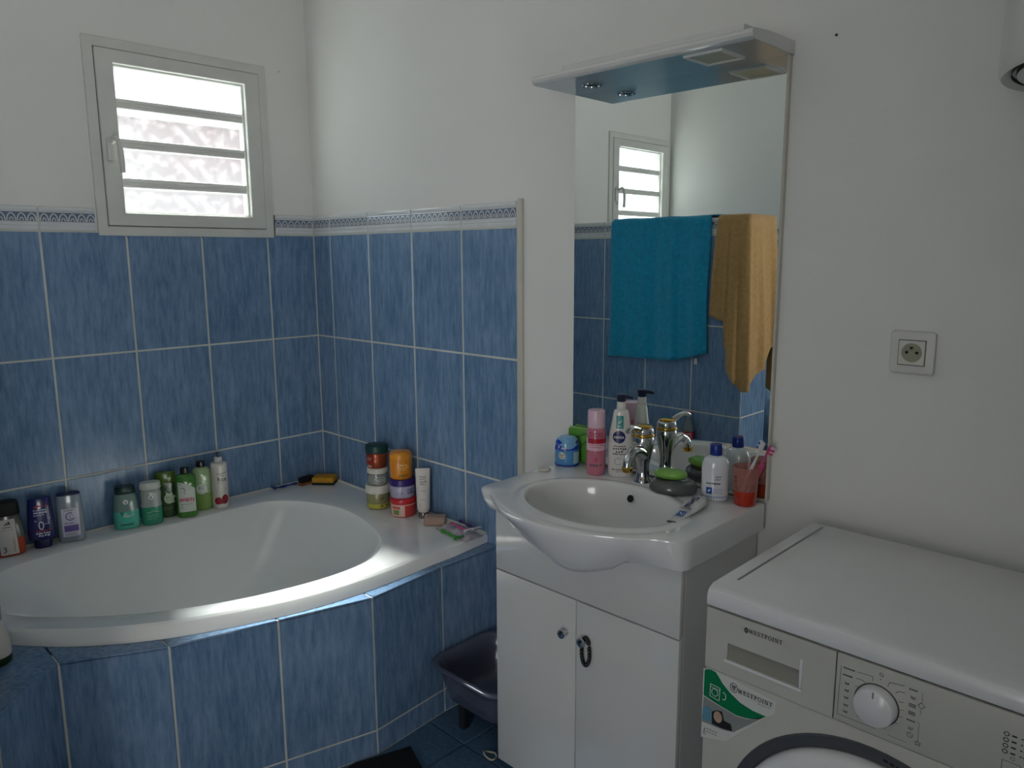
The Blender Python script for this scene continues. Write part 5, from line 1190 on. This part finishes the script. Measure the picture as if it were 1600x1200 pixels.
# toothpaste, folded and half used
t = thing('toothpaste_tube', 'crumpled white toothpaste tube lying flat in front of the tumbler', 'tube', (1.878, -0.200, ZV + 0.0004), math.radians(96))
rows = []
for k in range(19):
    s_ = k / 18; x = -0.085 + 0.150 * s_
    wy = 0.010 + 0.0125 * min(1, s_ * 1.7); hz = 0.0012 + 0.0105 * min(1, s_ * 1.25) ** 1.4
    if k >= 17: wy *= 0.8 if k == 17 else 0.45; hz *= 0.95 if k == 17 else 0.6
    zc_ = hz + 0.0002
    rows.append([(x, wy * math.cos(2 * PI * i / 24), max(0.0, zc_ + hz * math.sin(2 * PI * i / 24) * (1 + 0.07 * math.sin(i * 1.9 + k * 1.3)))) for i in range(24)])
tb = MB().grid(rows, closed=True); tb.f.append(tuple(range(24))[::-1]); tb.f.append(tuple(range(18 * 24, 19 * 24)))
obj('body', tb, P('tube_foil', 'CFCFD2', 0.3, var=0.1, scale=50), t, smooth=True, angle=70)
obj('crimp', MB().box(-0.094, -0.0845, -0.0105, 0.0105, 0.0, 0.0026), col('3A3C40', 0.3, metal=0.6), t, bevel=0.0008)
cp = MB().lathe([(0.0075, 0), (0.0085, 0.001), (0.0085, 0.014), (0.007, 0.016)], 20)
obj('screw_cap', cp, col('D8D8D8', 0.3), t, smooth=True, loc=(0.0655, 0, 0.0090), rot=(0, PI / 2, 0))
def pst(x, y):
    s_ = max(0, (x + 0.085) / 0.150); wy = 0.010 + 0.0125 * min(1, s_ * 1.7); hz = 0.0012 + 0.0105 * min(1, s_ * 1.25) ** 1.4
    return (x, y, hz * 1.07 * (1 + math.sqrt(max(0, 1 - (y / wy) ** 2))) + 0.0014)
decal('lettering', move2(text2d('Signal', 0.024, 0.03), 0.010, 0.001, 1, PI), pst, col('1E2A5A', 0.4), t)
decal('swoosh', stroke(arc2(-0.014, 0.0, 0.010, 0.012, 100, 260, 14), 0.0014), pst, INK, t)
decal('blue_print', rect2(-0.058, -0.032, -0.009, 0.008), pst, col('2E5BA6', 0.35), t)
decal('blue_print_light', join2(stroke([(-0.050, -0.004), (-0.040, 0.003)], 0.003), dashes(-0.056, -0.036, -0.006, 0.002, 3, 3)), lambda x, y: tuple(a + b_ for a, b_ in zip(pst(x, y), (0, 0, 0.0005))), col('C6D4EA', 0.35), t)

# ------------------------------------------------------------------ on the floor
ba = thing('wash_tub', 'grey translucent plastic tub between the bath panel and the cabinet', 'tub', (1.236, -0.200, 0.0))
def rr_(x0, x1, y0, y1, r, z, n=6): return [(x, y, z) for x, y in squircle_poly(x0, x1, y0, y1, r, n)]
tubm = P('grey_plastic', '565A6E', 0.2, coat=0.3, trans=0.15, var=0.04)
X0, X1, Y0, Y1 = -0.160, 0.145, -0.135, 0.150
prf = [(0.060, 0.090, 0.05), (0.050, 0.092, 0.05), (0.028, 0.115, 0.055), (0.012, 0.185, 0.060), (0.006, 0.212, 0.060), (-0.006, 0.216, 0.062), (-0.010, 0.221, 0.062), (-0.006, 0.2255, 0.062), (0.004, 0.2255, 0.060), (0.0095, 0.220, 0.060), (0.016, 0.185, 0.058), (0.032, 0.118, 0.052), (0.055, 0.0965, 0.048)]
rows = [rr_(X0 + d, X1 - d, Y0 + d, Y1 - d, r, z) for d, z, r in prf]
mb = MB().grid(rows, closed=True); n_ = len(rows[0]); mb.f.append(tuple(range(n_))[::-1]); mb.f.append(tuple(range((len(rows) - 1) * n_, len(rows) * n_)))
obj('shell', mb, tubm, ba, smooth=True, angle=60)
for a in (-1, 1):
    for c in (-1, 1):
        obj('foot', MB().box(0.085 * a - 0.012, 0.085 * a + 0.012, 0.007 + 0.065 * c - 0.012, 0.007 + 0.065 * c + 0.012, 0.0, 0.0898), col('24262C', 0.5), ba, bevel=0.003)
cd = MB().ring([(1.31 + 0.022 * math.cos(2 * PI * i / 24), -0.300 + 0.014 * math.sin(2 * PI * i / 24), 0.006 + 0.003 * math.sin(4 * PI * i / 24)) for i in range(24)], 0.0028, 8)
tag(obj('cord_loop', cd, col('B8B4A8', 0.6), smooth=True), 'small pale loop of cord on the floor under the grey tub', 'cord')
bm_ = MB().prism([(1.060, -0.600), (1.115, -0.438), (1.60, -0.615), (1.56, -1.15), (1.11, -1.02)], 0.0005, 0.011)
tag(obj('bath_mat', bm_, M['mat'], bevel=0.003), 'black bath mat on the tiled floor in front of the bath', 'mat')

# things that turned out to be a single piece become that one mesh
for t in [o for o in COL.objects if o.type == 'EMPTY' and 'category' in o and len(o.children) == 1 and not o.children[0].children]:
    c = t.children[0]; nm = t.name.split('.')[0]
    c.parent = None; c.matrix_basis = t.matrix_basis @ c.matrix_basis
    for k in ('label', 'category', 'group'):
        if k in t: c[k] = t[k]
    bpy.data.objects.remove(t); c.name = nm
